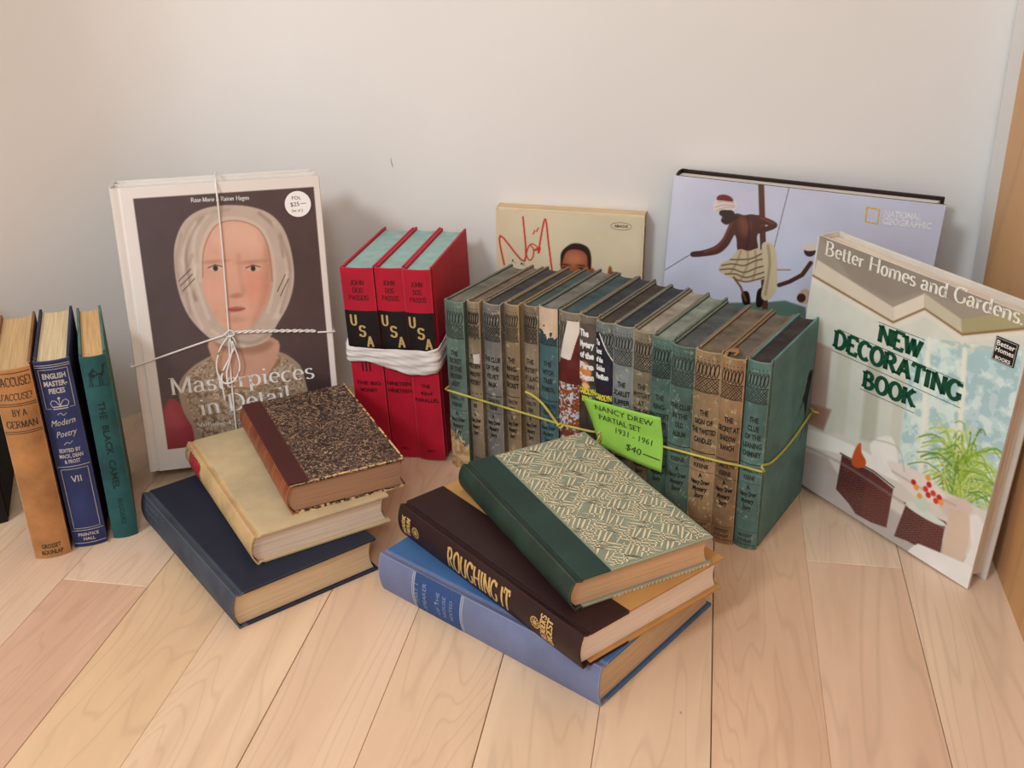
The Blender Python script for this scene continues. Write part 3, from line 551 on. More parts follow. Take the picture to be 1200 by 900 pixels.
# --- three red volumes with a white cloth band
RED = cloth('red cloth', (180, 26, 50), (212, 96, 100), .5, .55, .06, .6); TEAL = plain('pale teal dyed edges', (150, 178, 172), .8, .1)
RP = paper('cream page edges red', (226, 212, 180), 0)
loc, yaw, tl, rl, (uw, ud, uh) = PL['usa']; MU = pose(loc, yaw, tl, rl)
ux = [(0, .0365, .0, 'III', 'leftmost'), (.0372, .0308, .0022, 'II', 'middle'), (.0686, .0300, .0, 'I', 'rightmost')]
tits = {'III': ('THE BIG', 'MONEY'), 'II': ('NINETEEN', 'NINETEEN'), 'I': ('THE', '42nd', 'PARALLEL')}
for x, w, dy, rn, wh in ux:
    h = uh; b = Book('hardcover_book', '%s of the three red books banded with white cloth, numeral %s below it' % (wh, rn), MU @ Matrix.Translation((x, dy, 0)), w, ud, h, 'stand', RED, RED, RP, TEAL, bulge=.0022, group='red volumes in a banded set')
    f = b.spinef(); g = b.spinef(.00045); c = w/2
    band = Flat()
    for i in range(10): band.poly([(w*i/10+.0002, h-.096), (w*(i+1)/10-.0002+.0004, h-.096), (w*(i+1)/10+.0002, h-.0475), (w*i/10+.0002, h-.0475)])
    band.obj('title_band', b.root, b.spinef(.0003), ink('black band', (24, 18, 20), .5))
    fl = Flat()
    for i, (t, e) in enumerate((('JOHN', .29), ('DOS', .34), ('PASSOS', .2))): stext(fl, t, (w*e, h-.0185-.0085*i), (w*(1-e), h-.0185-.0085*i), .0052, thick=.17, thin=.1)
    for i in range(len(rn)): fl.stroke([(c+(i-(len(rn)-1)/2)*.0042, .104), (c+(i-(len(rn)-1)/2)*.0042, .116)], .0016)
    T = tits[rn]
    for i, t in enumerate(T): text(fl, t, (w*(.5-.055*len(t)), .088-.0085*i), (w*(.5+.055*len(t)), .088-.0085*i), .0042, bold=.03)
    text(fl, 'HMCO', (w*.36, .0095), (w*.64, .0095), .0026, bold=.02)
    fl.obj('lettering', b.root, f, ink('dark red black ink', (44, 10, 16)))
    fl = Flat(); s_ = .012
    for ch, (ax, az) in zip('USA', ((c-.0095, h-.064), (c-.0005, h-.0765), (c+.0068, h-.0885))): stext(fl, ch, (ax-.003, az), (ax+.005, az), s_, thick=.26, thin=.12, sw=.13)
    fl.obj('gold_initials', b.root, g, GOLD)
# cloth band
def ribbon(path, tops, bots, thick=.0009, nz=14, wr=.00065, seed=1):
    r = np.random.default_rng(seed); mb = MB(); P = [np.array(p, float) for p in path]; n = len(P); R_ = r.random((n, nz+1)); vs_ = []
    for i, p in enumerate(P):
        a = P[max(i-1, 0)]; c_ = P[min(i+1, n-1)]; d_ = (c_-a)/np.hypot(*(c_-a)); nn = np.array([d_[1], -d_[0]])
        for k in range(nz+1):
            t = k/nz; o = wr*(1.3*math.sin(t*17+i*.35)+1.2*math.sin(t*31-i*.6+2*math.sin(i*.3))+R_[i, k]*1.2)+.0012*math.sin(math.pi*t); z = tops[i]*(1-t)+bots[i]*t
            vs_.append((*(p+nn*(o+.0006)), z))
    for i in range(n):
        for k in range(nz+1): q = vs_[i*(nz+1)+k]; a = P[max(i-1, 0)]; c_ = P[min(i+1, n-1)]; d_ = (c_-a)/np.hypot(*(c_-a)); vs_.append((q[0]-d_[1]*thick, q[1]+d_[0]*thick, q[2]))
    m1 = n*(nz+1); F = []
    for i in range(n-1):
        for k in range(nz):
            a, b_, c_, d_ = i*(nz+1)+k, i*(nz+1)+k+1, (i+1)*(nz+1)+k+1, (i+1)*(nz+1)+k; F += [(a, b_, c_, d_), (m1+a, m1+d_, m1+c_, m1+b_)]
        a, d_ = i*(nz+1), (i+1)*(nz+1); F += [(a, d_, m1+d_, m1+a), (a+nz, m1+a+nz, m1+d_+nz, d_+nz)]
    F += [(k, m1+k, m1+k+1, k+1) for k in range(nz)]+[(m1-nz-1+k, m1-nz+k, 2*m1-nz+k, 2*m1-nz-1+k) for k in range(nz)]
    mb.add(vs_, F); return mb
X1 = uw+.0005; path = []; 
path += [(-.0015, ud*.97*(1-t)) for t in np.linspace(0, .96, 12)]+[(-.001, .002)]
path += [(X1*t, -.0016-.0012*math.sin(math.pi*t)) for t in np.linspace(0.02, .98, 26)]+[(X1+.001, .002)]+[(X1+.0016, ud*.97*t) for t in np.linspace(.04, 1, 12)]
# back run closes the loop
path += [(X1*(1-t), ud+.0015) for t in np.linspace(.03, .97, 8)]
nn_ = len(path); tops = []; bots = []
for i, (x, y) in enumerate(path):
    t = min(max(x/X1, 0), 1)
    if y > .004 and x < 0: tops.append(.140); bots.append(.121)
    elif y < .004: tops.append(.1335-.001*t+.003*max(0, t-.9)*10); bots.append(.1165-.0125*min(max((t-.22)/.5, 0), 1)+.004*max(0, t-.85)*6)
    else: tops.append(.1355+.11*y if y < ud else .150-.01*(1-t)); bots.append(.109+.09*y if y < ud else .122)
bo = mesh_obj('cloth_band', ribbon(path, tops, bots), cloth('white cotton band', (222, 214, 208), None, 0, .9, .06, .8), smooth=True)
bo.matrix_world = MU; tag(bo, 'white cotton cloth strip wrapped around the three red books', 'cloth')
# frayed end of that strip, sticking out behind
mb = MB()
fr = [(-.002, .05, .137), (-.010, .045, .138), (-.015, .04, .134)]
for i in range(9):
    a = i*.0016; tube(mb, [(-.0015, .05, .139-a), (-.008, .043-.001*i, .138-a*1.1), (-.0125-.0006*(i % 3), .034, .143-a*1.6)], .0009, 5, 4)
tube(mb, [(-.0015, .05, .13), (-.009, .04, .118), (-.006, .03, .104), (-.002, .028, .098)], .0026, 5, 5)
fo = mesh_obj('frayed_end', mb, STR, bo, smooth=True)

# --- sixteen old mystery volumes in a row
NB = [(-0.6365, 0.8222, 0.024), (-0.6125, 0.8281, 0.0158), (-0.5968, 0.8346, 0.0213), (-0.5755, 0.8422, 0.0174), (-0.5581, 0.8509, 0.0174), (-0.5407, 0.8529, 0.0222), (-0.5185, 0.8545, 0.0243), (-0.4942, 0.8547, 0.021), (-0.4732, 0.8502, 0.0204), (-0.4528, 0.8477, 0.0221), (-0.4307, 0.8473, 0.0222), (-0.4085, 0.8415, 0.0224), (-0.386, 0.8359, 0.0252), (-0.3609, 0.8331, 0.026), (-0.3349, 0.8333, 0.0226), (-0.3123, 0.8369, 0.0223)]; YW = -0.5922; hN = .1957
UX = np.array([math.cos(YW), math.sin(YW)]); UY = np.array([-math.sin(YW), math.cos(YW)])
SPI = [((100, 120, 110), 'green', ('THE', 'SECRET', 'OF THE', 'WOODEN', 'LADY'), (110, 106, 96)), ((146, 130, 106), 'tan', ('THE', 'HIDDEN', 'WINDOW', 'MYSTERY'), (112, 98, 88)),
 ((128, 124, 118), 'grey', ('THE CLUE', 'OF THE', 'VELVET', 'MASK'), (70, 66, 64)), ((150, 128, 98), 'tan', ('THE', 'RING-', "MASTER'S", 'SECRET'), (72, 70, 66)),
 ((140, 124, 102), 'tan', ('THE', 'MYSTERY', 'AT LILAC', 'INN'), (74, 86, 84)), ((78, 112, 116), 'teal', ('THE', 'WITCH', 'TREE', 'SYMBOL'), (118, 114, 106)),
 ((136, 124, 108), 'torn', (), (68, 84, 86)), ((130, 120, 104), 'torn', (), (62, 66, 68)), ((112, 120, 118), 'torn', (), (72, 64, 56)),
 ((134, 142, 142), 'grey', ('THE', 'SCARLET', 'SLIPPER', 'MYSTERY'), (60, 62, 66)), ((142, 132, 108), 'tan', ('THE', 'MYSTERY', 'AT', 'THE SKI', 'JUMP'), (148, 140, 126)),
 ((92, 122, 110), 'green', ('THE', 'RING-', "MASTER'S", 'SECRET'), (128, 134, 122)), ((88, 114, 104), 'green', ('THE CLUE', 'IN THE', 'OLD', 'ALBUM'), (82, 84, 82)),
 ((162, 134, 100), 'brown', ('THE', 'SIGN OF', 'THE TWISTED', 'CANDLES'), (108, 96, 82)), ((152, 120, 86), 'brown', ('THE', 'SECRET AT', 'SHADOW', 'RANCH'), (104, 96, 84)),
 ((92, 122, 114), 'green', ('THE', 'CLUE', 'OF THE', 'LEANING', 'CHIMNEY'), (62, 56, 54))]
LAB = ['green-spined old mystery book with a flaked tan lower corner, leftmost of the tied row', 'tan-spined old mystery book second in the tied row, pale chip in its title', 'light grey-spined book about a velvet mask, third in the tied row',
 'brownish tan book fourth in the tied row, just left of a dark gap', 'narrow tan book about an inn, right of the dark gap in the tied row', 'bright teal book whose spine top has faded to cream',
 'book with maroon mottled torn jacket and a white peeled flap', 'book in a dark torn jacket with an orange patch on its spine', 'book in a torn navy jacket with yellow author lettering', 'pale blue-grey spined book with its lower half behind the green note, next to the navy jacket',
 'tan-grey book fifth from the torn jackets with pale page tops, above the note middle', 'narrow green book just right of the note, pale page tops', 'wider green book beside the left brown book of the tied row', 'left one of two brown-spined books near the right end of the row',
 'right one of two brown-spined books, its spine top split and curled', 'green-spined rightmost book of the tied row showing its whole teal cover']
LAB[9] = 'pale blue-grey spined book next to the navy jacket, lower half behind the green note'
LAB[10] = 'tan-grey book two right of the navy jacket, pale page tops, behind the note'
NDP = paper('old page edges', (186, 168, 138), 0)
def nd_pattern(fl, w, h):
    e = .0012
    for z in (h-.0405, h-.0395): fl.stroke([(e*.4, z), (w-e*.4, z)], .0006)
    fl.stroke([(e*.4, h-.0255), (w-e*.4, h-.0255)], .0008)
    n = 6; p = (w-2*e)/n
    for i in range(n): fl.ellipse(e+p*(i+.5), h-.0178, p*.44, .0066, .00085, 12, rot=-.12); fl.ellipse(e+p*(i+.5), h-.0075, .0005, .0007, n=6)
    for i in range(n): fl.stroke([(e+p*(i+.1), h-.0115), (e+p*(i+.5), h-.0095), (e+p*(i+.9), h-.0115)], .0004)
    k = 4; q = (w-2*e)/k; z0, z1 = h-.039, h-.026; dz = (z1-z0)/2
    for r_ in range(2):
        for i in range(k):
            a = e+q*i; zz = z0+dz*r_
            fl.stroke([(a, zz), (a+q, zz+dz)], .0007, 1); fl.stroke([(a+q, zz), (a, zz+dz)], .0007, 1); fl.stroke([(a, zz+dz/2), (a+q/2, zz+dz), (a+q, zz+dz/2), (a+q/2, zz)], .0006, 1, True)
def jacket(b, kind):
    w, h = b.w, b.h; c = Canvas(w, h, 46, (40, 34, 34)); U, V = c.u, c.v; keep = np.ones(U.shape, bool)
    k = fbm(U, V, 500, 3, 11+kind); k2 = fbm(U, V, 160, 3, 21+kind)
    if kind == 0:
        c.c[:] = (96, 34, 30); c.shade(.2, 120)
        c.mix(np.where((V < .118) & (k > .52), .9, 0), (206, 216, 214)); c.mix(np.where((V < .118) & (k < .40), .8, 0), (176, 92, 40)); c.mix(np.where((V < .06), .85, 0), (40, 30, 40))
        c.ell(w*.35, .05, .006, .008, (214, 168, 140), 2); c.ell(w*.75, .046, .004, .006, (208, 160, 130), 2); c.ell(w*.5, .06, .009, .004, (120, 60, 40), 2)
        keep = V < h-.012-(.045*(1-U/w))*(U/w < .95)-.002*k2; flap = (V > h-.052+.003*k2) & (U > w*.05+(V-(h-.055))*.22) & (U < w*.62+(V-(h-.052))*.28) & (V < h-.008)
        keep = keep & (V < h-.006); keep |= flap; c.mix(flap*1., (224, 214, 202))
    elif kind == 1:
        c.c[:] = (58, 50, 44); c.shade(.3, 150); c.mix(np.clip((V-.15)*40, 0, 1)*.5, (126, 112, 98)); c.ell(w*.35, .135, .008, .012, (214, 134, 62), 5); c.ell(w*.8, .10, .005, .02, (92, 140, 116), 6, .7); c.ell(w*.4, .12, .005, .004, (240, 190, 120), 5)
        keep = V < h-.006-.004*k2
    else:
        c.c[:] = (34, 32, 48); c.shade(.2, 150); c.mix(np.clip((.08-V)*60, 0, 1)*.7, (24, 40, 38))
        edge = w*.25+(h-.012-V)*.55; keep = (V < h-.012) & (U < edge+.001*k2); c.mix(((U > edge-.0012) & (V > h-.06))*1., (224, 220, 214))
    o = c.obj('dust_jacket', b.root, lambda a, z: (a, b.bulge*(2*a/w-1)**2-.0006-.0003*np.sin(z*200), z), printed('worn jacket print', .45, .4), keep)
    fl = Flat(); fg = b.spinef(.0013)
    if kind == 1:
        for i, t in enumerate(('The', 'Mystery', 'of the', 'Fire', 'Dragon')): text(fl, t, (.0012, h-.021-.0118*i), (w-.003 if i else w*.6, h-.021-.0118*i), .0066, bold=.06)
    if kind == 2:
        for i, (t, e) in enumerate((('The', .30), ('Secret', .42), ('of the', .5), ('Golden', .6), ('Pavilion', .78))): text(fl, t, (.0015, h-.024-.009*i), (w*e, h-.024-.009*i), .0055, bold=.06)
    if kind: fl.obj('jacket_title', b.root, fg, WHITEINK); fl = Flat()
    if kind:
        text(fl, 'CAROLYN', (.001, .112), (w-.001, .112), .0058, bold=.07); text(fl, 'KEENE', (.0045, .1035), (w-.0045, .1035), .0058, bold=.07); fl.obj('jacket_author', b.root, fg, ink('yellow ink', (222, 206, 72)))
for i, (x, y, w) in enumerate(NB):
    col, kind, title, topc = SPI[i]; h = hN+(-.0008, .0006, -.0004, .0002)[i % 4]*(0 if i == 15 else 1); wr = (196, 178, 142) if kind in ('tan', 'brown', 'torn', 'grey') else (138, 152, 136)
    bc = np.array(col)*(.72 if kind != 'green' else .8) if i < 15 else (90, 126, 126)
    p = UX*x+UY*y; M = Matrix.Translation((p[0], p[1], 0)) @ Matrix.Rotation(YW, 4, 'Z')
    b = Book('hardcover_book', LAB[i], M, w-.0003, .1285, h, 'stand', cloth('old board %d' % i, bc, (204, 186, 150) if i < 15 else (110, 146, 138), .6 if i < 15 else .35, var=.12), cloth('old spine %d' % i, col, wr, .85, var=.2, streak=(260, 260, 30), spots=.6), NDP, plain('dyed page tops %d' % i, topc, .85, .1, .16), bulge=.0032, sq=.0022, group='old mystery books tied in a row')
    f = b.spinef(); fl = Flat(); W_ = b.w
    if kind != 'torn' or i == 8 or i == 6: nd_pattern(fl, W_, h); fl.obj('printed_pattern', b.root, f, BLACK if i % 3 else FADED); fl = Flat()
    if title:
        n = len(title); st_ = .0088 if n == 5 else .0096; z0 = h-.064 if n == 4 else h-.060
        for j, t in enumerate(title):
            L_ = min(W_-.002, .0023*len(t)+.0018); text(fl, t, ((W_-L_)/2, z0-st_*j), ((W_+L_)/2, z0-st_*j), .0054, bold=.035)
        for z in (h-.1035, h-.1035+.0006, h-.1235): fl.stroke([(.0005, z), (W_-.0005, z)], .00045)
        text(fl, 'CAROLYN', (.003, h-.1115), (W_-.003, h-.1115), .0045, bold=.03); text(fl, 'KEENE', (.0055, h-.1195), (W_-.0055, h-.1195), .0045, bold=.03)
        for j, (t, e) in enumerate((('A', .42), ('Nancy Drew', .12), ('Mystery', .2), ('Story', .3))): text(fl, t, (W_*e, h-.1305-.0074*j), (W_*(1-e), h-.1295-.0074*j), .005, shear=.3, bold=.04)
    if title: fl.obj('title_lettering', b.root, f, BLACK if i in (1, 2, 3, 9, 13, 14) else FADED); fl = Flat()
    if i >= 13 or i in (0, 1, 2):
        for z in (.0195, .0045, .0055): fl.stroke([(.0005, z), (W_-.0005, z)], .0004)
        text(fl, 'GROSSET', (.004, .0135), (W_-.004, .0135), .0036, bold=.02); text(fl, '& DUNLAP', (.004, .0078), (W_-.004, .0078), .0036, bold=.02)
    if fl.v: fl.obj('publisher_lettering', b.root, f, FADED)
    if 6 <= i <= 8: jacket(b, i-6)
    if i in (0, 5, 1):      # patches where the cloth has flaked away
        c = Canvas(W_, h, 34, (186, 152, 108)); k = fbm(c.u, c.v, 260, 4, 3+i); c.mix(np.where(k > .56, .6, 0), (214, 190, 150)); c.mix(np.where(k < .4, .5, 0), (140, 104, 70))
        if i == 0: keep = c.v < .052+.02*(k-.5)*2-c.u*.9
        elif i == 5: c.c[:] = (206, 182, 156); c.shade(.1, 90); keep = c.v > h-.026+.018*(k-.5)*2-c.u*.3
        else: c.c[:] = (200, 194, 182); keep = (abs(c.u-W_*.72-.002*(k-.5)) < .0035) & (abs(c.v-(h-.062)) < .005+.006*(k-.5))
        c.obj('worn_patch', b.root, lambda a, z: (a, b.bulge*(2*a/W_-1)**2-.0006, z), printed('bare board', .9, .1), keep)
    if i == 15:      # small black silhouette printed on the cover
        fl = Flat(); g = b.coverf()
        fl.poly([(.098, .128), (.1015, .134), (.1035, .142), (.108, .147), (.114, .146), (.113, .136), (.110, .124), (.109, .108), (.107, .100), (.105, .112), (.103, .120)]); fl.poly([(.104, .146), (.107, .153), (.112, .153), (.115, .148), (.112, .143), (.106, .142)])
        fl.stroke([(.102, .130), (.098, .122), (.0945, .119), (.095, .122)], .0016); fl.stroke([(.106, .102), (.104, .088), (.101, .080)], .0012); fl.stroke([(.110, .102), (.111, .090), (.109, .082)], .0012)
        fl.v = [(.095+(a-.0945)*1.45, z-.009) for a, z in fl.v]
        fl.obj('cover_silhouette', b.root, g, BLACK)
    if i == 14:     # curled scrap of torn cloth at the split head of the spine
        mb = MB()
        for k in range(3): tube(mb, [(.001+.001*k, .004, h-.001), (.003, .009+.002*k, h+.002), (.008, .012+.003*k, h+.0015), (.012, .009, h+.003), (.010, .006+.002*k, h+.0005)], .0011, 5, 5)
        mesh_obj('torn_headcap', mb, cloth('torn cloth', (150, 112, 74), None, 0), b.root, smooth=True)
# yellow twine round the row
YEL = cloth('yellow twine', (190, 180, 88), None, 0, .7, .1, 0)
mb = MB(); A = [(-0.0691,1.0351,0.0931),(-0.0364,1.0201,0.0884),(-0.0007,1.0132,0.0788),(0.0347,1.0023,0.0713),(0.0486,0.9948,0.0698),(0.0773,0.9757,0.0711),(0.0876,0.9634,0.0754),(0.1169,0.9402,0.0793),(0.1457,0.9071,0.0881),(0.1888,0.8748,0.0901),(0.2093,0.8655,0.0894)]; B = [(0.2258,0.8535,0.0958),(0.2411,0.8761,0.0869),(0.2663,0.9136,0.0847),(0.2922,0.952,0.09),(0.3055,0.9719,0.0938)]
xb0 = NB[0][0]-.002; xb1 = NB[-1][0]+NB[-1][2]+.002; bk_ = lambda x, y, z: (*(UX*x+UY*y), z)
corner = bk_(xb1-.001, NB[-1][1]+.0005, A[-1][2]-.0012)
tube(mb, [tuple(q) for q in A]+[corner]+[tuple(q) for q in B]+[bk_(xb1, NB[-1][1]+.127, B[-1][2]+.002), bk_(xb1-.006, NB[-1][1]+.133, B[-1][2]+.002), bk_(-.45, NB[8][1]+.134, .117), bk_(xb0+.01, NB[0][1]+.134, .12), bk_(xb0, NB[0][1]+.127, .118), bk_(xb0, NB[0][1]+.06, A[0][2]+.002), bk_(xb0, NB[0][1]+.006, A[0][2]), bk_(xb0+.0015, NB[0][1]-.001, A[0][2])], .00125, 6, 4)
q = [(0.0158,1.0125,0.1016),(0.0228,1.0078,0.0997),(0.0315,1.0045,0.0932),(0.0391,0.9993,0.0847),(0.0452,0.9971,0.0757),(0.0495,0.9942,0.0701)]; tube(mb, [(a[0]-.002, a[1]-.004, a[2]) for a in q], .0014, 6, 5)
def knot(c, r):
    tube(mb, [(c[0]+r*math.cos(t)*1.1, c[1]-.0035+r*.6*math.sin(2*t), c[2]+r*.8*math.sin(t)) for t in np.linspace(0, 2*math.pi, 9)[:-1]], .0013, 6, 4, True)
K1 = [(0.0486,0.9948,0.0698)][0]; knot(K1, .0024); K2 = [(0.0876,0.9634,0.0764)][0]; knot(K2, .002)
tube(mb, [(K2[0], K2[1]-.005, K2[2]), (K2[0]-.002, K2[1]-.007, K2[2]-.004), (K2[0]-.0035, K2[1]-.006, K2[2]-.008), (K2[0]-.0005, K2[1]-.006, K2[2]-.0075), (K2[0]+.001, K2[1]-.005, K2[2]-.002)], .0011, 6, 4)
tag(mesh_obj('twine', mb, YEL, smooth=True), 'yellow twine knotted around the row of sixteen old mystery books', 'string')
# green paper note held by the twine
TLn, TRn, BRn, BLn = [np.array(q) for q in [(0.0738,0.9781,0.1109),(0.1433,0.9154,0.1179),(0.1465,0.9065,0.0648),(0.0885,0.9628,0.0629)]]
mb = MB(); n = 14
def notep(s, t, off=0):
    L_ = TLn*(1-t)+BLn*t; R_ = TRn*(1-t)+BRn*t; p = L_*(1-s)+R_*s; o = .003+.005*math.sin(math.pi*s)*abs(t-.45)+.006*abs(t-.45)*s+.012*max(0, .3-s)*max(0, .5-t)*2+.010*s*max(0, t-.6)
    p = p+np.array([-UY[0], -UY[1], 0])*(o*.9+off); return tuple(p)
Vv = [notep(i/n, j/n, -k*.0002) for k in (0, 1) for j in range(n+1) for i in range(n+1)]; m1 = (n+1)**2; F = []
for j in range(n):
    for i in range(n): a = j*(n+1)+i; F += [(a, a+1, a+n+2, a+n+1), (m1+a, m1+a+n+1, m1+a+n+2, m1+a+1)]
for i in range(n): F += [(i, m1+i, m1+i+1, i+1), (m1-1-i, 2*m1-1-i, 2*m1-2-i, m1-2-i), (i*(n+1), (i+1)*(n+1), m1+(i+1)*(n+1), m1+i*(n+1)), (i*(n+1)+n, m1+i*(n+1)+n, m1+(i+1)*(n+1)+n, (i+1)*(n+1)+n)]
mb.add(Vv, F); note = mesh_obj('paper_note', mb, plain('lime green paper', (154, 208, 84), .7, .2, .02), smooth=True); tag(note, 'lime green handwritten paper note tucked under the yellow twine', 'note')
fl = Flat()
for t, (a, b_, r_, s_) in (('NANCY DREW', (.13, .20, .9, .12)), ('PARTIAL SET', (.14, .40, .72, .12)), ('1931 - 1961', (.34, .585, .86, .11)), ('$40', (.47, .82, .70, .12))): text(fl, t, (a, -b_), (r_, -b_-.02), s_, shear=.15)
fl.stroke([(.73, -.79), (.97, -.80)], .018)
fl.obj('handwriting', note, lambda s, t: notep(s, -t, .0006), ink('green black ink', (44, 62, 30)))

# --- paperback and big volumes leaning on the wall
M, (w, d, h) = P_('noel')
CREAM = cloth('cream card', (226, 208, 172), (238, 228, 206), .5, .6, .04, 0)
no = Book('paperback_book', 'cream paperback with a red handwritten title leaning on the wall', M, d, w, h, 'face', CREAM, CREAM, paper('cream pages', (224, 196, 158), 1), bt=.0008, bulge=.0006, sq=.0004, groove=False, fore=0)
c = Canvas(w-.004, h-.003, 200, (224, 210, 178)); c.shade(.04, 30); Z = h-.003
sh = lambda q: [(a-.0015, b-.0005) for a, b in q]
c.mix(np.clip((.02-c.u)/.02, 0, 1)*.25, (226, 190, 140))
for q in ([(0.0098,0.1788),(0.0057,0.2133),(0.0339,0.1847),(0.0321,0.2369)], [(0.0498,0.196),(0.0556,0.2305),(0.0585,0.2336),(0.0616,0.2079),(0.0658,0.1757)]): c.line(cat_rom(sh(q), False, 5), .0019, (206, 42, 30))
c.line(cat_rom(sh([(0.0389,0.2034),(0.0359,0.193),(0.0399,0.1861),(0.0439,0.1915),(0.0439,0.2007),(0.0399,0.2044),(0.0439,0.2057),(0.0488,0.202),(0.0449,0.1987),(0.0478,0.1989),(0.0518,0.2022),(0.0508,0.1961)]), False, 5), .0014, (206, 42, 30)); c.line(sh([(0.0439,0.2178),(0.0458,0.2219)]), .0014, (206, 42, 30)); c.line(sh([(0.0478,0.221),(0.0498,0.2251)]), .0014, (206, 42, 30))
hc = sh([(0.0933,0.1849)])[0]
c.ell(hc[0], hc[1]-.004, .0175, .026, (168, 94, 62), 2); c.smooth(sh([(0.0755,0.1877),(0.0764,0.1979),(0.0822,0.2053),(0.0899,0.2098),(0.0996,0.2095),(0.1074,0.205),(0.1106,0.1942),(0.11,0.18),(0.107,0.1838),(0.1057,0.1959),(0.0998,0.2015),(0.09,0.2028),(0.0823,0.1993),(0.0785,0.1899),(0.0766,0.1796)]), (42, 26, 22), 2)
c.ell(hc[0]-.002, hc[1]+.006, .009, .007, (206, 138, 98), 9, .7); c.ell(*sh([(0.112,0.1781)])[0], .003, .004, (160, 78, 48), 2)
for q in ([(0.0816,0.1799)][0], [(0.0992,0.1802)][0]): a, b_ = sh([q])[0]; c.ell(a, b_+.004, .0045, .0009, (70, 36, 28), 2); c.ell(a, b_, .0035, .0016, (60, 34, 30), 2)
c.smooth(sh([(0.1312,0.1856),(0.1341,0.1838),(0.1352,0.1798),(0.1449,0.1785),(0.1412,0.1742),(0.1305,0.1744)]), (150, 84, 40), 2)
c.obj('cover_print', no.root, lambda a, b: (a+.0015, -.0006+0*a, b+.0005), printed('matt cover print', .5, .4))
fl = Flat(); q = [(0.143,0.2331)][0]; text(fl, 'ABACUS', (q[0]-.0075, q[1]-.0014), (q[0]+.0075, q[1]-.0014), .0030, bold=.02); fl.ellipse(q[0], q[1], .0115, .0042, .0004, 24)
text(fl, 'L E S', [(0.0189,0.1836)][0], [(0.0439,0.1761)][0], .003)
fl.obj('lettering', no.root, lambda a, b: (a, -.0009, b), FADED)
M, (w, d, h) = P_('natgeo')
DK = cloth('dark brown board', (44, 30, 28), (90, 60, 50), .3, .5, .08, .4); WP = paper('white page block', (226, 218, 206), 1)
ng = Book('art_book', 'wide picture book with a grey-lilac photo cover leaning on the back wall', M, d, w, h, 'face', DK, DK, WP, bulge=.002, bt=.0032, sq=.004, backboard=DK)
c = Canvas(w, h, 380, (198, 203, 224)); kk = fbm(c.u, c.v, 14, 5, 8); c.c += ((kk-.5)*34)[..., None]; c.mix(np.clip((c.u/w-.5), 0, .4)*.5, (206, 200, 212))
c.poly([(0.0045,0.1384),(0.1132,0.1567),(0.1315,0.1613),(0.1535,0.1569),(0.1686,0.0903),(0.0069,0.0626)], (92, 120, 108), 3); c.poly([(0.0056,0.1265),(0.1552,0.1455),(0.1686,0.0903),(0.0069,0.0626)], (120, 140, 140), 8)
SK = (78, 42, 34); HI = (148, 88, 66)
c.poly([(0.0874,0.2836),(0.0935,0.2834),(0.1057,0.2072),(0.1151,0.1491),(0.1089,0.1482),(0.0996,0.2064)], (88, 50, 36), 1); c.line([(0.1191,0.2827),(0.112,0.2136)], .0006, (60, 60, 70)); c.line([(0.0246,0.1973),(-0.001,0.1763)], .0007, (60, 56, 60))
c.smooth([(0.0851,0.1632),(0.0885,0.151),(0.0956,0.1521),(0.0922,0.1652)], (30, 20, 22), 1); c.smooth([(0.1017,0.1685),(0.1022,0.1511),(0.1084,0.152),(0.1095,0.1716)], (30, 20, 22), 1)
c.smooth([(0.0667,0.2477),(0.0622,0.2333),(0.0582,0.2207),(0.0511,0.2113),(0.039,0.2049),(0.0274,0.2015),(0.0259,0.1974),(0.0298,0.196),(0.0424,0.1987),(0.0557,0.2033),(0.0646,0.213),(0.0695,0.2249),(0.0745,0.2349)], SK, 1.2); c.line([(0.0658,0.2402),(0.06,0.2209),(0.0531,0.2096),(0.041,0.2033)], .0016, HI, 4, .7)
c.smooth([(0.0652,0.2457),(0.0701,0.2491),(0.0774,0.2481),(0.086,0.2501),(0.0951,0.2475),(0.0956,0.2375),(0.0935,0.2261),(0.0952,0.2124),(0.0769,0.208),(0.0726,0.2216),(0.0677,0.2321)], SK, 1.2); c.smooth([(0.0726,0.2438),(0.0796,0.2447),(0.0857,0.2381),(0.0818,0.2265),(0.0761,0.2295)], HI, 9, .55); c.line(cat_rom([(0.0811,0.2467),(0.0847,0.2324),(0.0843,0.2137)]), .0016, (44, 24, 24), 4, .7)
c.smooth([(0.0896,0.2496),(0.1003,0.2482),(0.1114,0.244),(0.1113,0.2385),(0.1006,0.2326),(0.0895,0.2293),(0.0881,0.2338),(0.0982,0.2378),(0.1031,0.2403),(0.0941,0.2419)], SK, 1.2); c.line([(0.0951,0.2475),(0.1081,0.2427)], .0016, HI, 3, .7)
c.smooth([(0.0521,0.2506),(0.058,0.2531),(0.0654,0.2512),(0.0686,0.247),(0.0724,0.2447),(0.0675,0.2414),(0.0635,0.2372),(0.0592,0.2357),(0.0543,0.2388),(0.0547,0.2435),(0.0517,0.2459)], (50, 28, 26), 1.2); c.line([(0.0545,0.2453),(0.0567,0.2419)], .0012, (110, 66, 52), 2, .7)
c.smooth([(0.0446,0.2524),(0.0456,0.2599),(0.0523,0.2643),(0.0612,0.2644),(0.068,0.2598),(0.0678,0.2534),(0.0627,0.2518),(0.0538,0.2508),(0.0479,0.2473)], (222, 210, 202), 1.2); c.smooth([(0.0473,0.261),(0.0485,0.2657),(0.0555,0.2674),(0.0619,0.2654),(0.0642,0.2612),(0.0544,0.2609)], (112, 28, 38), 1.2)
for q in ([(0.0464,0.2526),(0.055,0.2564),(0.0665,0.2569)], [(0.0477,0.2491),(0.0571,0.2539),(0.0667,0.2551)], [(0.0485,0.2584),(0.0563,0.2602),(0.0653,0.2595)]): c.line(cat_rom(q), .0007, (150, 130, 124), 1.5, .8)
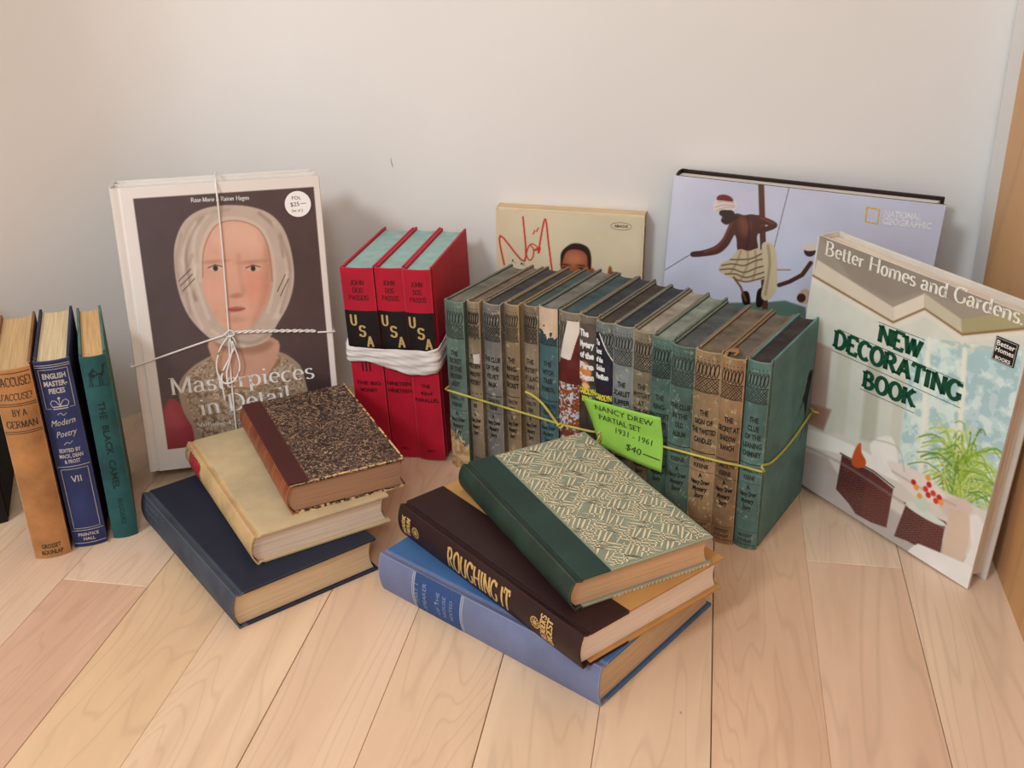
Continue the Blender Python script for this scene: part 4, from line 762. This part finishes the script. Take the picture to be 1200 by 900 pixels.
c.smooth([(0.0766,0.2108),(0.0865,0.2103),(0.0976,0.2145),(0.1051,0.2052),(0.1077,0.1923),(0.108,0.1829),(0.0969,0.1784),(0.0846,0.1748),(0.0733,0.178),(0.0618,0.1821),(0.0577,0.1854),(0.0605,0.1935),(0.0689,0.1994)], (202, 184, 152), 1.2)
for q in ([(0.0608,0.1907),(0.0714,0.194),(0.0841,0.1938),(0.0941,0.2),(0.1043,0.2042)], [(0.0595,0.1857),(0.072,0.1884),(0.085,0.1863),(0.0968,0.1927),(0.107,0.197)], [(0.0655,0.1817),(0.0763,0.1832),(0.0875,0.1809),(0.0994,0.1864),(0.1079,0.1905)], [(0.069,0.1985),(0.0797,0.1999),(0.0902,0.2023),(0.101,0.2094)], [(0.077,0.1775),(0.0881,0.1762),(0.1002,0.1808),(0.1078,0.1847)]): c.line(cat_rom(q), .0013, (70, 52, 44), 1.5, .85)
for q in ([(0.0786,0.2092),(0.0764,0.1976),(0.0708,0.1834)], [(0.0857,0.2101),(0.0875,0.1953),(0.0825,0.1773)], [(0.0936,0.2112),(0.0964,0.1965),(0.095,0.1791)]): c.line(cat_rom(q), .0010, (120, 98, 74), 4, .7)
c.line([(0.075,0.1792),(0.0834,0.1697),(0.0907,0.1552)], .0022, (120, 74, 50), 2)
c.smooth([(0.0997,0.2195),(0.1073,0.2223),(0.1146,0.214),(0.1195,0.1902),(0.1206,0.1693),(0.1121,0.1584),(0.106,0.1633),(0.107,0.1837),(0.1028,0.2021)], (206, 192, 158), 1.5); c.line(cat_rom([(0.106,0.2184),(0.1104,0.1984),(0.1103,0.1649)]), .0018, (130, 112, 82), 4, .8)
c.line([(0.119,0.1939),(0.1321,0.1957)], .0012, (150, 110, 70)); c.line([(0.1517,0.2059),(0.145,0.1919),(0.133,0.1826),(0.1231,0.1774)], .0045, SK, 1.5); c.ell(*[(0.149,0.2185)][0], .006, .006, (60, 32, 28)); c.smooth([(0.1409,0.2202),(0.1435,0.2261),(0.1539,0.2265),(0.1564,0.2214),(0.1481,0.2184)], (220, 208, 200), 1.5); c.smooth([(0.1435,0.165),(0.1443,0.1718),(0.1506,0.1775),(0.1584,0.172),(0.1578,0.1642),(0.1495,0.1601)], (200, 176, 150), 2); c.ell(*[(0.1477,0.1666)][0], .0045, .005, (70, 40, 34))
c.obj('cover_print', ng.root, lambda a, b: (a, -.0004+0*a, b), printed('satin cover print', .3, .5, .15))
fl = Flat(); q = [(0.1977,0.2711),(0.2098,0.2703),(0.2102,0.2554),(0.1985,0.2561)]; fl.stroke(q, .0016, 1, True); fl.obj('yellow_frame_logo', ng.root, lambda a, b: (a, -.0008, b), ink('yellow logo ink', (232, 184, 60)))
fl = Flat(); q = [(0.2155,0.2635),(0.2506,0.2639),(0.2151,0.256),(0.2617,0.2561)]; text(fl, 'NATIONAL', q[0], q[1], .0066, bold=.04); text(fl, 'GEOGRAPHIC', q[2], q[3], .0066, bold=.04); fl.obj('lettering', ng.root, lambda a, b: (a, -.0008, b), ink('pale ink', (232, 230, 238)))

# --- large decorating book at the right
M, (w, d, h) = P_('deco')
DW = cloth('white gloss board', (214, 208, 198), (226, 214, 198), .4, .35, .03, 0)
db = Book('hardcover_book', 'large white decorating book with green slab title leaning on the wooden panel', M, d, w, h, 'face', DW, DW, paper('cream pages deco', (232, 216, 196), 1), bulge=.002, bt=.0028, sq=.005)
c = Canvas(w, h, 300, (206, 208, 196))
c.poly([(0.0016,0.2632),(0.2315,0.2675),(0.2319,0.2516),(0.172,0.2262),(0.1309,0.2347),(0.1015,0.2108),(0.0018,0.2227)], (152, 142, 128), 2); c.poly([(0.0497,0.2319),(0.0972,0.23),(0.1273,0.2502),(0.1508,0.249),(0.2244,0.2656),(0.2315,0.2675),(0.1375,0.2677),(0.0016,0.2632)], (142, 132, 120), 5)
c.poly([(0.0031,0.2388),(0.0986,0.2239),(0.1015,0.2108),(0.0018,0.2227)], (206, 196, 176), 2); c.poly([(0.0986,0.2239),(0.128,0.2473),(0.1309,0.2347),(0.1015,0.2108)], (214, 204, 186), 2); c.poly([(0.128,0.2473),(0.1682,0.2381),(0.172,0.2262),(0.1309,0.2347)], (190, 184, 160), 2); c.poly([(0.1682,0.2381),(0.2238,0.2676),(0.228,0.2516),(0.172,0.2262)], (160, 152, 116), 2)
c.line([(0.0009,0.2216),(0.1017,0.2101),(0.1311,0.234),(0.1721,0.2255),(0.2298,0.2537)], .0022, (138, 104, 70), 1.5); c.line([(0.0017,0.2174),(0.1025,0.2062),(0.132,0.2303),(0.1732,0.2212),(0.2308,0.2497)], .005, (216, 212, 198), 3)
c.poly([(0.0042,0.1579),(0.0378,0.1592),(0.0445,0.0759),(0.014,0.0762)], (170, 142, 130), 4, .8); c.poly([(0.0114,0.0897),(0.0503,0.0978),(0.0443,0.071),(0.013,0.0688)], (150, 112, 98), 4, .8)
for a, q in enumerate(([(0.0466,0.1699),(0.0623,0.1717),(0.0708,0.079),(0.0516,0.0745)], [(0.0822,0.1664),(0.098,0.1686),(0.1075,0.0876),(0.0895,0.0834)], [(0.1152,0.1628),(0.1267,0.1634),(0.1368,0.093),(0.1233,0.0908)])): c.poly(q, (176, 176, 158) if a % 2 else (196, 196, 178), 6, .8)
# windows and plant
c.poly([(0.1243,0.2071),(0.1424,0.2092),(0.1633,0.0794),(0.136,0.0788)], (196, 216, 210), 4); c.poly([(0.1461,0.209),(0.1737,0.2119),(0.1948,0.0961),(0.1684,0.0821)], (188, 212, 208), 4); c.poly([(0.1804,0.213),(0.2288,0.234),(0.2476,0.0731),(0.204,0.0656)], (182, 206, 208), 4)
k = fbm(c.u, c.v, 130, 4, 4); sd = c.sdpoly([(0.1243,0.2071),(0.2288,0.234),(0.2471,0.0552),(0.136,0.0788)]); c.mix(np.where((sd < -.001) & (k > .56), .6, 0), (150, 184, 188)); c.mix(np.where((sd < -.001) & (k < .42), .5, 0), (226, 236, 226))
for q in ([(0.1416,0.2088),(0.1616,0.0785)], [(0.1777,0.2135),(0.2021,0.0735)]): c.line(q, .005, (222, 226, 212), 3)
pc = [(0.2003,0.0991)][0]; r_ = np.random.default_rng(3)
for i in range(190):
    a = r_.uniform(-.35, math.pi+.35); L_ = r_.uniform(.018, .052); o = (pc[0]+r_.normal(0, .006), pc[1]+r_.uniform(-.03, .025)); m_ = (o[0]+L_*.6*math.cos(a), o[1]+L_*.55*math.sin(a)+.006); e = (o[0]+L_*math.cos(a), o[1]+L_*.8*math.sin(a)-.006)
    c.line(cat_rom([o, m_, e], False, 4), .0012, [(128, 166, 58), (164, 190, 84), (96, 134, 52), (196, 206, 120)][i % 4], 1.5, .85)
# sofas, cushions
c.poly([(0.0166,0.0626),(0.0923,0.08),(0.1824,0.0788),(0.2515,0.084),(0.2525,0.0406),(0.2373,0.0033),(0.0299,-0.0069)], (208, 202, 192), 3); c.smooth([(0.0213,0.0629),(0.0829,0.0735),(0.1452,0.0735),(0.1435,0.0633),(0.0751,0.0581),(0.0223,0.0454)], (232, 230, 222), 3); c.poly([(0.0259,0.0392),(0.0551,0.0459),(0.0748,0.0325),(0.0254,0.0165)], (176, 166, 158), 5)
c.poly([(0.0214,0.0247),(0.0909,0.0352),(0.1747,0.0303),(0.2352,0.0298),(0.2326,0.0003),(0.1423,-0.0044),(0.0271,-0.0053)], (176, 168, 164), 6); c.smooth([(0.1019,0.0848),(0.1236,0.1028),(0.136,0.0788),(0.1172,0.0625)], (230, 228, 220), 3); c.smooth([(0.1242,0.0774),(0.1718,0.0839),(0.194,0.069),(0.1585,0.0585)], (222, 212, 204), 4)
c.smooth([(0.185,0.0676),(0.2088,0.0826),(0.2197,0.0745),(0.1987,0.0572)], (206, 186, 176), 4)
for bs in ([(0.0719,0.0574),(0.1119,0.0579),(0.1367,0.0531),(0.1379,0.0106),(0.1199,0.0061),(0.1006,0.0049),(0.0904,0.0112),(0.0721,0.0181)], [(0.1535,0.0455),(0.197,0.0489),(0.1986,0.0183),(0.1945,0.0119),(0.1635,0.0103),(0.1481,0.0069)]):
    c.poly(bs, (74, 38, 38), 2); sd = c.sdpoly(bs); st2 = np.sin(c.v*2400)*np.sin(c.u*1500); c.mix(np.where((sd < -.001) & (st2 > .35), .55, 0), (150, 96, 88)); c.mix(np.where((sd < 0) & (c.u > np.mean([p[0] for p in bs])), .25, 0), (120, 62, 56))
for q in ([(0.0696,0.0582),(0.1115,0.0596),(0.1372,0.0553)], [(0.1514,0.0461),(0.1966,0.0505),(0.1988,0.049)]): c.line(q, .0012, (30, 20, 22), 1.5)
c.line(cat_rom([(0.0226,0.0436),(0.0771,0.0484),(0.1516,0.0453),(0.1998,0.045)]), .0014, (140, 130, 126), 5, .8); c.line(cat_rom([(0.1319,0.0702),(0.1752,0.0695),(0.2024,0.0719)]), .0012, (170, 150, 142), 4, .8); c.line(cat_rom([(0.1008,0.0898),(0.1321,0.0961),(0.1444,0.0768)]), .001, (170, 166, 158), 3, .8)
c.smooth([(0.0844,0.056),(0.0864,0.0724),(0.0911,0.0804),(0.0941,0.0715),(0.1008,0.0654),(0.1001,0.0584),(0.0916,0.053)], (190, 84, 40), 2); c.smooth([(0.1537,0.0446),(0.1619,0.052),(0.1949,0.0495),(0.1941,0.0453),(0.1767,0.0427)], (206, 216, 206), 2); c.smooth([(0.1617,0.0528),(0.1636,0.0613),(0.1729,0.0628),(0.1773,0.0523),(0.1688,0.0475)], (196, 208, 190), 2)
for j, (x, y) in enumerate([(0.1565,0.0712),(0.1602,0.0677),(0.17,0.0712),(0.1725,0.0771),(0.1656,0.0614),(0.1785,0.0713),(0.1853,0.0705),(0.1881,0.0666),(0.1827,0.0654),(0.1739,0.0669),(0.1701,0.083)]): c.ell(x, y, .0028, .0028, [(186, 34, 30), (226, 150, 60), (200, 50, 34)][j % 3], 2)
c.smooth([(0.1983,0.0588),(0.2018,0.0671),(0.2117,0.0709),(0.2193,0.0654),(0.2228,0.0404),(0.2192,0.0179),(0.2015,0.0181)], (206, 184, 164), 2); c.smooth([(0.2185,0.0685),(0.2289,0.0727),(0.2411,0.0515),(0.2321,0.0242),(0.2224,0.0199),(0.2259,0.0423)], (222, 220, 214), 3)
c.smooth([(0.1659,0.0001),(0.173,0.0122),(0.182,0.0157),(0.2321,0.0242),(0.2406,0.0259),(0.2373,0.0033),(0.2299,-0.0034),(0.167,-0.0051)], (228, 226, 222), 2)
c.c = np.minimum(c.c*1.05, 246); c.shade(.03, 60, 6)
c.obj('cover_print', db.root, lambda a, b: (a, -.0004+0*a, b), printed('glossy jacket print', .22, .5, .4))
fl = Flat(); q = [(0.0115,0.2466),(0.223,0.2533)]; a0, a1 = np.array(q[0]), np.array(q[1])
stext(fl, 'Better Homes and Gardens.', tuple(a0), tuple(a1), .0135, thick=.17, thin=.06, sw=.1, st=.05); zz = lambda a, b: (a, -.0008, b); fl.obj('jacket_banner_lettering', db.root, zz, ink('cream ink', (236, 230, 216)))
fl = Flat(); q = [(0.0879,0.187),(0.138,0.1884),(0.0384,0.1621),(0.1847,0.167),(0.0802,0.1371),(0.1422,0.1418)]
K_ = dict(thick=.29, thin=.2, sw=.15, st=.14)
stext(fl, 'NEW', q[0], q[1], .0160, **K_); stext(fl, 'DECORATING', q[2], q[3], .0168, **K_); stext(fl, 'BOOK', q[4], q[5], .0160, **K_); fl.obj('green_title_lettering', db.root, zz, ink('dark green ink', (14, 74, 50)))
fl = Flat(); 
for a, b_ in ([(0.0432,0.1811),(0.1838,0.1847)], [(0.0382,0.1576),(0.1859,0.1618)], [(0.086,0.205),(0.1373,0.2072)], [(0.0788,0.1338),(0.1424,0.1367)]): fl.stroke([a, b_], .0005, 1)
fl.obj('title_rules', db.root, zz, ink('dark green ink', (14, 74, 50)))
q = [(0.204,0.2317),(0.2221,0.2358),(0.2235,0.2212),(0.2061,0.2171)]; cx, cz = np.mean([p[0] for p in q]), np.mean([p[1] for p in q]); mb = MB(); mb.box((cx-.0105, -.0013, cz-.0105), (cx+.0105, -.0006, cz+.0105))
sg = mesh_obj('cover_badge', mb, plain('black badge', (34, 26, 26), .3), db.root, bevel=.0003); sg['label'] = 'small black square badge printed on the cover'
fl = Flat(); g_ = lambda a, b: (a, -.0016, b); text(fl, 'Better', (cx-.0085, cz+.0035), (cx+.0085, cz+.0035), .0045, bold=.02); text(fl, 'Homes', (cx-.0085, cz-.002), (cx+.0085, cz-.002), .0045, bold=.02); text(fl, 'BOOKS', (cx-.007, cz-.0085), (cx+.007, cz-.0085), .003, bold=.03)
fl.stroke([(cx-.0095, cz-.0095), (cx+.0095, cz-.0095), (cx+.0095, cz+.0095), (cx-.0095, cz+.0095)], .0004, 1, True); fl.obj('lettering', sg, g_, ink('cream ink', (236, 230, 216)))

# --- left pile of three lying books
def lying(k): (M, dims) = P_(k); return M, dims      # dims: width from spine, length along spine, thickness
M, (w, l, t) = lying('A')
A_ = Book('hardcover_book', 'dark navy book lying at the bottom of the left pile', M, t, w, l, 'lie', cloth('navy book cloth', (38, 43, 60), (96, 96, 106), .45, .6, .1, 1, streak=(6, 400, 6)), cloth('charcoal navy spine', (66, 72, 84), (128, 128, 132), .55, .65), paper('cream page edges lying', (216, 192, 158), 2, .9), bulge=.004, sq=.0035)
fl = Flat(); q = [(0.1849,0.0411),(0.1741,0.0249)]
for i, (tt, o) in enumerate((('WEBSTER', .0), ('EDITION', .006))): text(fl, tt, (t*.8-i*.006, l-.015), (t*.8-i*.006, l-.045), .0035)
fl.obj('lettering', A_.root, A_.spinef(), ink('worn grey ink', (104, 104, 108)))
M, (w, l, t) = lying('B')
B_ = Book('hardcover_book', 'pale cream cloth book with a worn red spine label, middle of the left pile', M, t, w, l, 'lie', cloth('cream book cloth', (194, 174, 136), (170, 150, 116), .4, .7, .07, .8), cloth('aged cream spine', (198, 164, 116), (222, 206, 170), .6, .7, .12), paper('pinkish page edges', (226, 208, 190), 2, .9), bulge=.005, sq=.004)
c = Canvas(t, .056, 44, (170, 46, 52)); c.shade(.12, 300); k = fbm(c.u, c.v, 600, 4, 7)
lab = (c.u > .003) & (c.u < t-.001-.004*k) & (c.v > .010+.003*(k-.5)) & (c.v < .047); c.mix(np.where(lab, 0., 1.), (96, 70, 46)); c.mix(np.where(lab & (k > .64), .5, 0), (206, 120, 100))
keep = lab | ((k > .63) & (c.v > .008)) ; c.obj('spine_label', B_.root, lambda a, b: B_.perm(a, B_.bulge*(2*a/t-1)**2-.0004, b+l-.062), printed('worn label', .7, .2), keep)
M, (w, l, t) = lying('C')
def marble():
    m, tt, b = mat('marbled paper', .45, .4); v = objvec(tt); n1 = noise(tt, v, 150, 2, .6, 1.6); r = mth(tt, 'ABSOLUTE', mth(tt, 'SUBTRACT', n1, .5))
    n2 = noise(tt, v, 330, 3, .6, 1.); k = mth(tt, 'MULTIPLY', mth(tt, 'LESS_THAN', r, .035), mth(tt, 'GREATER_THAN', n2, .47))
    base = mixc(tt, k, mixc(tt, noise(tt, v, 90, 2), L4((30, 20, 22)), L4((56, 40, 38))), L4((176, 142, 108)))
    tt.links.new(base, b.inputs['Base Color']); return m
MAR = marble()
C_ = Book('leather_book', 'small old book in marbled boards and brown leather spine, top of left pile', M, t, w, l, 'lie', MAR, cloth('brown spine leather', (132, 66, 44), (196, 132, 70), 1., .4, .2, .6, spec=.5), paper('brown page edges', (168, 130, 102), 2, .88), bulge=.006, sq=.002, groove=False, bt=.0022)
mb = MB()
for z0 in (t, -.0004): mb.box((z0, .004, 0), (z0+.0004, .024, l), 0, C_.perm)
mesh_obj('leather_strip', mb, cloth('maroon leather', (70, 28, 28), (120, 70, 50), .5, .45, .08, .6), C_.root)
mb = MB(); pts = []
for i in range(0, 60): pts.append((.005+(w-.006)*i/59, rng.uniform(-.0004, .0008)))
for zt in (t+.0003, ):
    for (a, b0), (c_, d_) in zip(pts, pts[1:]):
        if rng.random() < .75: mb.box((zt-.0006, a, -.0002), (zt+.0001, c_, .0012+abs(b0)*1.5), 0, C_.perm)
for i in range(50):
    a = l*i/50
    if rng.random() < .6: mb.box((t-.0005, w-.0012-.0005*rng.random(), a), (t+.0003, w+.0002, a+l/50), 0, C_.perm)
for i in range(40):
    a = .005+(w-.008)*i/40
    if rng.random() < .6: mb.box((-.0001, a, -.0003), (.0022*rng.random()+.0006, a+w/40, .0012), 0, C_.perm)
ew = mesh_obj('worn_edges', mb, plain('bare tan board', (206, 172, 122), .9, .1, .15), C_.root); ew['kind'] = 'stuff'
fl = Flat(); f = C_.spinef()
for z in (.012, .018, .046, .050, .078, .082, .110, .114, .142, .146, .168, .172): fl.stroke([(.001, z), (t-.001, z)], .0008)
for z in (.062, .096, .130): fl.ellipse(t/2, z, .0028, .004, .0006, 10)
text(fl, 'POEMS', (t*.3, .125), (t*.3, .105), .004)
fl.obj('gold_tooling', C_.root, f, ink('dull gold', (206, 150, 88), .35, .2))
# --- right pile of three lying books
M, (w, l, t) = lying('D')
BLU = cloth('blue book cloth', (66, 104, 152), (150, 170, 200), .35, .55, .07, .8)
D_ = Book('hardcover_book', 'sky blue book with a faded spine and dark blue label, bottom of right pile', M, t, w, l, 'lie', BLU, cloth('faded blue spine', (110, 118, 150), (176, 190, 220), .5, .6, .07, .8), paper('cream pages blue', (212, 190, 160), 2, .9), bulge=.004, sq=.0035)
q = [(0.2002,0.0428),(0.1466,0.0386)]; a1, a0 = q[0][0], q[1][0]
lb = Flat(); nseg = 12
for i in range(nseg): lb.poly([(t*i/nseg+.0001, a0), (t*(i+1)/nseg+.0001, a0), (t*(i+1)/nseg+.0001, a1), (t*i/nseg+.0001, a1)])
lb.obj('spine_label', D_.root, D_.spinef(.0002), ink('dark blue label', (44, 74, 124)))
fl = Flat()
for z in (a0-.001, a0-.003, a1+.001, a1+.003): fl.stroke([(.0003, z), (t-.0003, z)], .0009)
fl.obj('label_rules', D_.root, D_.spinef(.0003), ink('pale rule', (176, 180, 186)))
fl = Flat(); L_ = a1-a0
for tt, s0, s1, T0, hh in (('PART 1', .80, .92, .25, .0045), ('SPEAKER', .62, .74, .15, .0045), ('OF THE', .34, .44, .2, .004), ('HOUSE', .2, .3, .22, .004), ('EDITED', .06, .15, .24, .0036)):
    text(fl, tt, (t*T0, a0+L_*s1), (t*(1-T0), a0+L_*s1), hh, up=(0, 1))
fl.ellipse(t/2, a0+L_*.53, .0012, .0012)
fl.obj('lettering', D_.root, D_.spinef(.0004), ink('dull blue ink', (132, 146, 176)))
M, (w, l, t) = lying('E')
TAN = cloth('mustard boards', (190, 142, 84), (206, 170, 118), .3, .55, .05, .8); BRN = cloth('dark brown spine cloth', (46, 26, 26), (92, 62, 54), .35, .45, .08, .6)
E_ = Book('hardcover_book', 'dark brown book with gold letters ROUGHING IT, middle of right pile', M, t, w, l, 'lie', TAN, BRN, paper('clean white page edges', (244, 232, 222), 2, .95), bulge=.004, sq=.0045)
mb = MB()
for z0 in (t, -.0004): mb.box((z0-(.001 if z0 > 0 else 0), .0108, -.0001), (z0+.0004+(0 if z0 > 0 else .001), .052, l+.0001), 0, E_.perm)
mb.box((0, .0115, -.0004), (.0026, .052, -.0001), 0, E_.perm); mb.box((t-.0026, .0115, -.0004), (t, .052, -.0001), 0, E_.perm)
mesh_obj('spine_cloth_overlap', mb, BRN, E_.root)
fl = Flat(); f = E_.spinef(.0004); q = [(0.1707,0.018),(0.0835,0.0119),(0.2195,0.0155),(0.0521,0.0125)]
def spt(fl, s, z1, z0, lo, hi, **k): stext(fl, s, (t*lo, z1), (t*lo, z0), t*(hi-lo), up=(1, 0), **k)
spt(fl, 'ROUGHING IT', q[0][0], q[1][0], .2, .82, thick=.22, thin=.09, sw=.12, st=.06)
fl.obj('gold_title_lettering', E_.root, f, GOLD); fl = Flat()
def rosette(z):
    fl.ellipse(t/2, z, t*.16, t*.16, .0008, 20)
    for k in range(5): a = k*math.pi/5; fl.stroke([(t/2-t*.15*math.cos(a), z-t*.15*math.sin(a)), (t/2+t*.15*math.cos(a), z+t*.15*math.sin(a))], .0007)
rosette(q[2][0]); fl.obj('gold_rosette', E_.root, f, GOLD); fl = Flat(); rosette(q[3][0]); fl.obj('gold_rosette', E_.root, f, GOLD)
zz_ = q[2][0]; ze = q[3][0]; fl = Flat()
for s, z in (('MARK', zz_+.016), ('TWAIN', zz_+.0085)): stext(fl, s, (t*.2, z), (t*.8, z), .0055, up=(0, 1), thick=.3, thin=.14)
fl.obj('gold_author_lettering', E_.root, f, GOLD); fl = Flat()
for s, z in (("READER'S", ze-.0125), ('DIGEST', ze-.0205)): stext(fl, s, (t*.12, z), (t*.88, z), .0062, up=(0, 1), thick=.3, thin=.14)
fl.obj('gold_publisher_lettering', E_.root, f, GOLD)
M, (w, l, t) = lying('F')
GRN = cloth('dark green leathercloth', (38, 62, 54), (84, 96, 78), .4, .5, .1, .7); PG = cloth('sage patterned paper', (138, 146, 126), (222, 204, 162), .7, .6, .05, .8)
F_ = Book('hardcover_book', 'green-spined book with cream cross-hatched boards, top of right pile', M, t, w, l, 'lie', PG, cloth('rubbed green spine', (44, 62, 52), (104, 104, 84), .6, .5, .2, .6, streak=(20, 160, 20)), paper('tan page edges lying', (214, 178, 142), 2, .92), bulge=.005, sq=.003)
mb = MB()
for z0 in (t, -.0004): mb.box((z0-(.001 if z0 > 0 else 0), .0108, -.0001), (z0+.0004+(0 if z0 > 0 else .001), .037, l+.0001), 0, F_.perm)
mesh_obj('spine_cloth_overlap', mb, GRN, F_.root)
for nm, off in (('front_board_pattern', t+.00025), ('back_edge_pattern', None)):
    fl = Flat(); s = .0128; lo, hi = .0385, w-.0015
    def clipseg(a, b):
        a = np.array(a); b = np.array(b); P = [a+(b-a)*k/10 for k in range(11)]; P = [p for p in P if lo < p[0] < hi and .0015 < p[1] < l-.0015]; return P
    if off:
        for i in range(-30, 40):
            for j in range(-30, 40):
                c0 = np.array([(i+j)*s*.7071, (j-i)*s*.7071+.1]); o = (i+2*j) % 4 < 2
                e = np.array([.7071, -.7071]) if o else np.array([.7071, .7071]); p_ = np.array([-e[1], e[0]])
                for kk in (-1, 0, 1):
                    if rng.random() < .12: continue
                    L_ = s*(.7+.38*rng.random()); cc = c0+p_*s*.34*kk+e*s*.15*rng.normal()+p_*.0003*rng.normal(); jit = p_*.0008*rng.normal()
                    P = clipseg(cc-e*L_+jit, cc+e*L_-jit)
                    if len(P) > 2: fl.stroke(P, .0014+.0005*rng.random(), 1, taper=True)
        fl.obj(nm, F_.root, lambda a, b: (a, b, off), ink('cream pattern ink', (226, 210, 172), .7))
    else:
        for i in range(26):
            a = .04+(w-.042)*i/26; fl.poly([(a, .0004), (a+.0028*rng.random()+.0008, .0002), (a+.0025, .0024), (a+.0004, .0022)])
        fl.obj(nm, F_.root, lambda a, b: (a, -.0002, b), ink('cream pattern ink', (226, 210, 172), .7))
